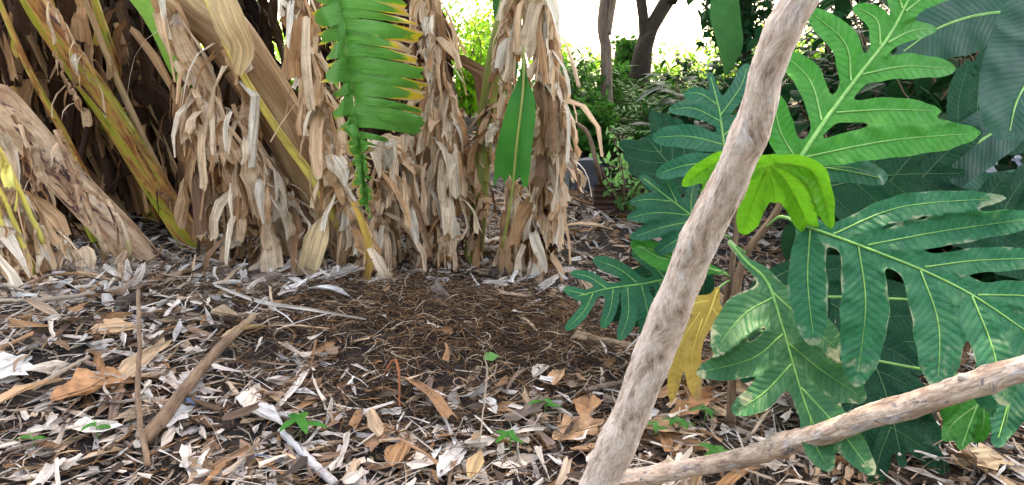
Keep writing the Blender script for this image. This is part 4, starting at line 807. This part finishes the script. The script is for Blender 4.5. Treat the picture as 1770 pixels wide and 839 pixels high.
# scrap, logs, block
def log(pts, rads, mat, label, name='fallen_log', cat='log'):
    mb = MB(); tube(mb, curve(pts, 30), interp(rads, 30), 14, .4, .15, RND() * 20, ls=4.); return tag(mb.build(name, M[mat]), label, cat)
log([G(1060, 262, .12), G(1110, 290, .12), G(1175, 330, .10), G(1250, 380, .08)], [.05, .06, .06, .05], 'bark', 'grey-brown fallen log lying diagonally behind the small pale shrub')
log([G(1000, 330, .05), G(1060, 318, .07), G(1120, 330, .06)], [.045, .05, .04], 'bark_dark', 'dark rotten log beside the rusty sheet')
log([Q(1000, 215, 4.6), Q(1018, 235, 4.5), Q(1035, 300, 4.4), G(1045, 340)], [.01, .012, .014, .016], 'twig', 'thin bent dry stick propped near the concrete block', 'dry_stick', 'stick')
def boxmesh(c, sx, sy, sz, rz, mat, name, label, cat, tilt=0., bev=.012):
    import bmesh
    bm = bmesh.new(); bmesh.ops.create_cube(bm, size=1); bmesh.ops.scale(bm, vec=(sx, sy, sz), verts=bm.verts); bmesh.ops.bevel(bm, geom=bm.edges[:], offset=bev, segments=2, affect='EDGES')
    bmesh.ops.subdivide_edges(bm, edges=[e for e in bm.edges if e.calc_length() > .08], cuts=5, use_grid_fill=True)
    for v in bm.verts: v.co += v.co.normalized() * noise.noise(v.co * 14) * bev * .8
    me = bpy.data.meshes.new(name); bm.to_mesh(me); bm.free(); me.materials.append(M[mat]); o = bpy.data.objects.new(name, me); COL.objects.link(o)
    o.location = c; o.rotation_euler = (tilt, 0, rz); return tag(o, label, cat)
boxmesh(G(1008, 335, .11), .22, .12, .24, .2, 'concrete', 'concrete_block', 'grey weathered concrete block right of the last banana column', 'block')
def corr(c, wx, hz, rz, tilt, mat, label, axis='h'):
    mb = MB(); nx, nz = 20, 60; v = []
    Rm = Matrix.Rotation(rz, 3, 'Z') @ Matrix.Rotation(tilt, 3, 'X')
    for i in range(nx + 1):
        for j in range(nz + 1):
            x = (i / nx - .5) * wx; z = j / nz * hz; y = .007 * math.sin(z / .035 * 6.283) + .02 * math.sin(x * 4)
            v.append(Vector(c) + Rm @ Vector((x, y, z + .01 * math.sin(x * 9))))
    mb.add(v, [(i * (nz + 1) + j, (i + 1) * (nz + 1) + j, (i + 1) * (nz + 1) + j + 1, i * (nz + 1) + j + 1) for i in range(nx) for j in range(nz)])
    return tag(mb.build('corrugated_sheet', M[mat]), label, 'metal sheet')
corr(G(1085, 378), .40, .20, -.12, -.25, 'rust', 'rusty brown corrugated sheet leaning low behind the sapling')
corr(Q(1715, 330, 3.9), .55, .42, .5, -.2, 'steel', 'grey corrugated sheet half hidden behind the ribbed leaves')

# ------------------------------------------------------------------ individual pieces on the litter
def single_leaf(px, py, L, Wd, ang, mat, label, curl=.8, lift=.03, bend=-.2, r=.6, name='fallen_leaf', cat='leaf', prof=(.1, .7, 1, .85, .45, .05), lob=False, z=.03):
    p = G(px, py, z); d = Vector((math.cos(ang), math.sin(ang), .15)); pts = []; q = p - d * L / 2; n = 12; q.z = p.z
    for i in range(n): pts.append(q.copy()); q = q + d * L / (n - 1); d = (d + Vector((0, 0, bend / n * 2 + U(-.06, .06))) + rdir(.5) * .06).normalized()
    lo = min(a.z - hgt(a.x, a.y) for a in pts)
    pts = [a + Vector((0, 0, .012 - lo)) for a in pts] if lo < .01 else pts
    mb = MB(); wd = [x * Wd * U(.85, 1.12) * (1 + (.35 * math.sin(i * 1.9) if lob else 0)) for i, x in enumerate(interp(prof, n))]
    ribbon(mb, pts, wd, Vector((-math.sin(ang), math.cos(ang), U(-.35, .35))), curl, 8, r, U(-.5, .5), .15, .03)
    if mat in ('brownleaf', 'paleleaf', 'dry', 'dry_tan') and Wd > .04:
        strand(mb, [a + Vector((0, 0, .002)) for a in pts], .0025, min(1, r + .2))
    return tag(mb.build(name, M[mat]), label, cat)
SL = [
 (20, 660, .20, .14, 1.3, 'paleleaf', 'broad whitish grey-green leaf at the left edge of the litter', .5, 1.),
 (60, 700, .26, .09, 1.2, 'dry', 'long tan folded leaf below the whitish leaf at left', 1.2, .5),
 (170, 690, .24, .15, .6, 'brownleaf', 'large hollow brown leaf arching over a dark gap', 1.6, .6),
 (195, 585, .16, .09, .2, 'dry', 'pinkish tan spotted leaf above the hollow brown leaf', .8, .5),
 (430, 590, .18, .07, .7, 'dry_tan', 'curled golden tan leaf right of the thick brown stick', 1.6, .5),
 (310, 735, .13, .10, 1.2, 'paleleaf', 'crumpled whitish leaf beside the blue scrap', 1.5, 1.),
 (460, 735, .18, .08, -.6, 'paleleaf', 'curled bone-white leaf left of the green seedling', 1.8, .9),
 (505, 740, .15, .045, -.4, 'paleleaf', 'narrow bone-white leaf touching the curled white one', 1.4, .8),
 (530, 695, .09, .03, -.3, 'paleleaf', 'small white sliver above the curled white leaf', 1.2, .9),
 (190, 800, .12, .10, .4, 'dry', 'flat beige torn leaf near the bottom left', .6, .7),
 (850, 632, .06, .05, .5, 'pale_shrub', 'pale yellow-green little leaf on the root mat', .6, .5),
 (845, 720, .14, .05, 1.9, 'paleleaf', 'pale grey pointed leaf standing right of the root mat', 1.2, .7),
 (965, 665, .14, .07, 1.3, 'dry', 'upright tan curled leaf in the middle litter', 1.6, .5),
 (935, 655, .11, .06, 1.1, 'paleleaf', 'grey crinkled leaf left of the upright tan leaf', 1.2, .3),
 (912, 570, .14, .035, -.9, 'dry', 'slender tan leaf lying across the dark soil', 1.2, .8),
 (785, 815, .16, .07, 1.1, 'paleleaf', 'pale leaf with a stalk at the bottom centre', 1.3, .8),
 (825, 820, .14, .05, 1.3, 'dry_tan', 'tan pointed leaf at the bottom centre', .8, .5),
 (690, 800, .13, .08, 1.4, 'dry', 'olive tan leaf left of the bottom centre', .9, .3),
 (1018, 715, .16, .09, 1.2, 'brownleaf', 'rust-brown leaf left of the leaning branch', .9, .6),
 (1000, 760, .18, .10, .5, 'brownleaf', 'orange-brown leaf nearest the foot of the leaning branch', .8, .9),
 (1145, 700, .17, .11, .2, 'brownleaf', 'orange-brown leaf right of the leaning branch', .8, .8),
 (1120, 742, .19, .10, .3, 'paleleaf', 'silver-grey curled leaf between the two branches', 1.2, .9),
 (1160, 765, .22, .12, -.2, 'brownleaf', 'wide orange-brown leaf just above the low branch', .7, 1.),
 (1065, 775, .16, .10, .9, 'brownleaf', 'rust-orange leaf half under the leaning branch', .8, .7),
 (1195, 725, .17, .10, .5, 'brownleaf', 'orange-brown leaf beside the tip of the yellow leaf', .9, .6),
 (1030, 800, .15, .09, -.3, 'brownleaf', 'orange-brown leaf against the foot of the leaning branch', .9, .9),
 (1110, 690, .14, .08, 1.1, 'brownleaf', 'rusty leaf just right of the leaning branch above the others', .9, .5),
 (1230, 700, .13, .08, .8, 'brownleaf', 'small brown leaf under the worn sapling leaf', 1., .3),
 (1340, 655, .15, .08, 1., 'brownleaf', 'tan-brown leaf glimpsed between sapling lobes', .8, .7),
 (1700, 812, .22, .13, .2, 'dry_tan', 'big golden fallen leaf in the bottom right corner', .7, 1.),
 (1640, 740, .14, .08, 1., 'brownleaf', 'orange leaf at the edge of the dark rock', .8, .8),
 (600, 490, .22, .12, .5, 'paleleaf', 'grey leaf lump at the foot of the shaggy stems', .9, .1),
 (575, 522, .20, .05, -.3, 'paleleaf', 'pale leaf roll lying at the foot of the shaggy stems', 1.8, .8),
 (510, 515, .16, .06, 1.4, 'paleleaf', 'pale shredded leaf standing below the golden tan leaf', 1.3, .7),
 (400, 470, .14, .10, .1, 'paleleaf', 'grey flat leaf in the shade below the shaggy skirt', .7, .1),
 (1020, 412, .30, .08, .2, 'dry', 'pinkish dead leaf on the ground behind the sapling', .8, .7),
 (990, 480, .14, .10, .3, 'paleleaf', 'pale leaf coloured as the sun spot right of the banana bases', .6, 1.),  # palest tone puts a dapple of sun into the leaf colour
 (150, 500, .3, .07, .1, 'dry', 'tan leaf sheath lying at the foot of the left shaggy stem', 1.4, .5),
]
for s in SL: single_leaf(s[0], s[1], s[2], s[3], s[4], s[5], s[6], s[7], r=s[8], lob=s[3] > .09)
def stick(pts, r, mat, label, name='dry_stick', cat='stick', k=10):
    c = curve([G(a, b_, h) for a, b_, h in pts], 30); c = [p + rdir() * .002 for p in c]; mb = MB(); tube(mb, c, interp(r, 30), k, .5, .12, RND() * 20, ls=10.); return tag(mb.build(name, M[mat]), label, cat)
stick([(440, 575, .06), (380, 640, .07), (320, 710, .06), (255, 790, .05)], [.012, .016, .019, .022], 'twig', 'thick brown broken stick lying on the left litter')
stick([(248, 560, .12), (249, 650, .10), (245, 740, .08), (262, 850, .08)], [.006, .007, .008, .008], 'twig', 'thin knobbly twig running straight up the left litter')
stick([(485, 765, .04), (525, 805, .04), (580, 860, .04)], [.009, .011, .012], 'greytwig', 'grey twig by the green seedling')
stick([(1010, 690, .03), (1055, 680, .03), (1100, 672, .03)], [.008, .010, .008], 'bark', 'short dark grey stick behind the leaning branch')
stick([(0, 548, .06), (100, 545, .06), (210, 525, .06)], [.006, .008, .007], 'straw', 'long straw-coloured stalk at the left edge')
stick([(60, 700, .06), (110, 675, .07), (160, 645, .07)], [.006, .007, .006], 'straw', 'short straw-coloured stalk over the tan folded leaf')
stick([(830, 790, .05), (842, 690, .08), (838, 640, .05)], [.002, .003, .002], 'straw', 'thin upright straw right of the root mat')
sr = MB(); ribbon(sr, curve([G(375, 528, .08), G(450, 552, .07), G(540, 572, .08), G(634, 579, .06)], 24), interp([.008, .015, .014, .008], 24), Vector((0, .6, .8)), 1.2, 3, .35, .9, .2, .03); tag(sr.build('dry_leaf_strip', M['paleleaf']), 'long white dry leaf strip lying across the left edge of the root mat', 'leaf strip')
stick([(665, 662, .03), (685, 662, .08), (692, 690, .06), (690, 725, .02)], [.0035, .0045, .004, .003], 'redleaf', 'bright orange-red curled tendril on the root mat', 'curled_tendril', 'tendril', 8)
# seedlings
def seedling(px, py, n, L, label, mat='seedling'):
    p = G(px, py, .02); root = thing('seedling', p, label, 'seedling'); sb = MB(); tube(sb, [p - Vector((0, 0, .02)), p + Vector((.004, 0, .03)), p + Vector((0, 0, .06))], [.002, .0018, .0015], 5, .5); sb.build('stem', M['vein'], root)
    for i in range(n):
        mb = MB(); a = i * 6.283 / n + U(-.3, .3); leafblade(mb, p + Vector((0, 0, .035 + .006 * i)), Vector((math.cos(a), math.sin(a), .45)), L * U(.8, 1.2), L * .36, .16, r=RND()); mb.build('leaf', M[mat], root)
for a in ((520, 765, 5, .075, 'green seedling beside the curled white leaf'), (940, 730, 5, .05, 'tiny green seedling left of the rust-brown leaf'), (880, 790, 5, .055, 'tiny green seedling near the bottom centre'), (1130, 770, 4, .05, 'tiny green seedling right beside the leaning branch'), (1170, 765, 5, .05, 'tiny green seedling above the low branch'), (1240, 822, 5, .07, 'green seedling below the low branch'), (170, 768, 3, .05, 'green sprout in the lower left litter'), (60, 790, 2, .05, 'green grass-like sprout at the lower left edge'), (1215, 742, 4, .05, 'green sprout behind the low branch under the yellow leaf')): seedling(*a)
# clump of scraps and rock
def scrap(px, py, L, wd, label, n=3):
    mb = MB(); 
    for i in range(n): 
        p = G(px + U(-18, 18), py + U(-10, 10), U(.03, .06)); a = U(0, 3.14); pts = [p + Vector((math.cos(a), math.sin(a), 0)) * L * (k / 5 - .5) + Vector((0, 0, .01 * math.sin(k * 1.3))) for k in range(6)]
        ribbon(mb, pts, [wd] * 6, Vector((-math.sin(a), math.cos(a), .4)), U(-1, 1), 3, .5, .6)
    return tag(mb.build('plastic_scrap', M['blue']), label, 'plastic scrap')
scrap(343, 718, .035, .016, 'small dark blue plastic scrap beside the crumpled white leaf', 1); scrap(465, 812, .10, .004, 'frayed blue plastic twine at the bottom left', 1); scrap(345, 560, .05, .02, 'dark blue plastic bit above the thick brown stick', 1)
def rock(px, py, r, label, mat='rock'):
    import bmesh
    bm = bmesh.new(); bmesh.ops.create_icosphere(bm, subdivisions=4, radius=r)
    for v in bm.verts: v.co *= 1 + .45 * noise.noise(v.co * (1.6 / r) + Vector((px, 0, 0))) + .2 * noise.noise(v.co * (7 / r)); v.co.z *= .6
    me = bpy.data.meshes.new('rock'); bm.to_mesh(me); bm.free(); me.materials.append(M[mat]); me.polygons.foreach_set('use_smooth', [True] * len(me.polygons)); o = bpy.data.objects.new('rock', me); COL.objects.link(o); o.location = G(px, py, r * .12); tag(o, label, 'rock')


hd = thing('light_block_hedge', Vector((0, -2.6, 0)), 'unseen green hedge added behind the viewer to block flat light', 'hedge'); sb = MB(); lb = MB()  # added out of view behind the camera to block flat light
for i in range(9):
    x = -4.4 + i * 1.1; b_ = Vector((x, -2.6 + U(-.3, .3), 0)); tube(sb, [b_, b_ + Vector((.1, 0, 1.5)), b_ + Vector((0, .1, 3.2))], [.05, .04, .02], 8, .5)
for i in range(9000):
    tinyleaf(lb, Vector((U(-5, 5), -2.6 + random.gauss(0, .35), U(.1, 3.6))), U(.12, .26), RND())
sb.build('stem', M['bark'], hd); lb.build('foliage', M['under_dark'], hd)
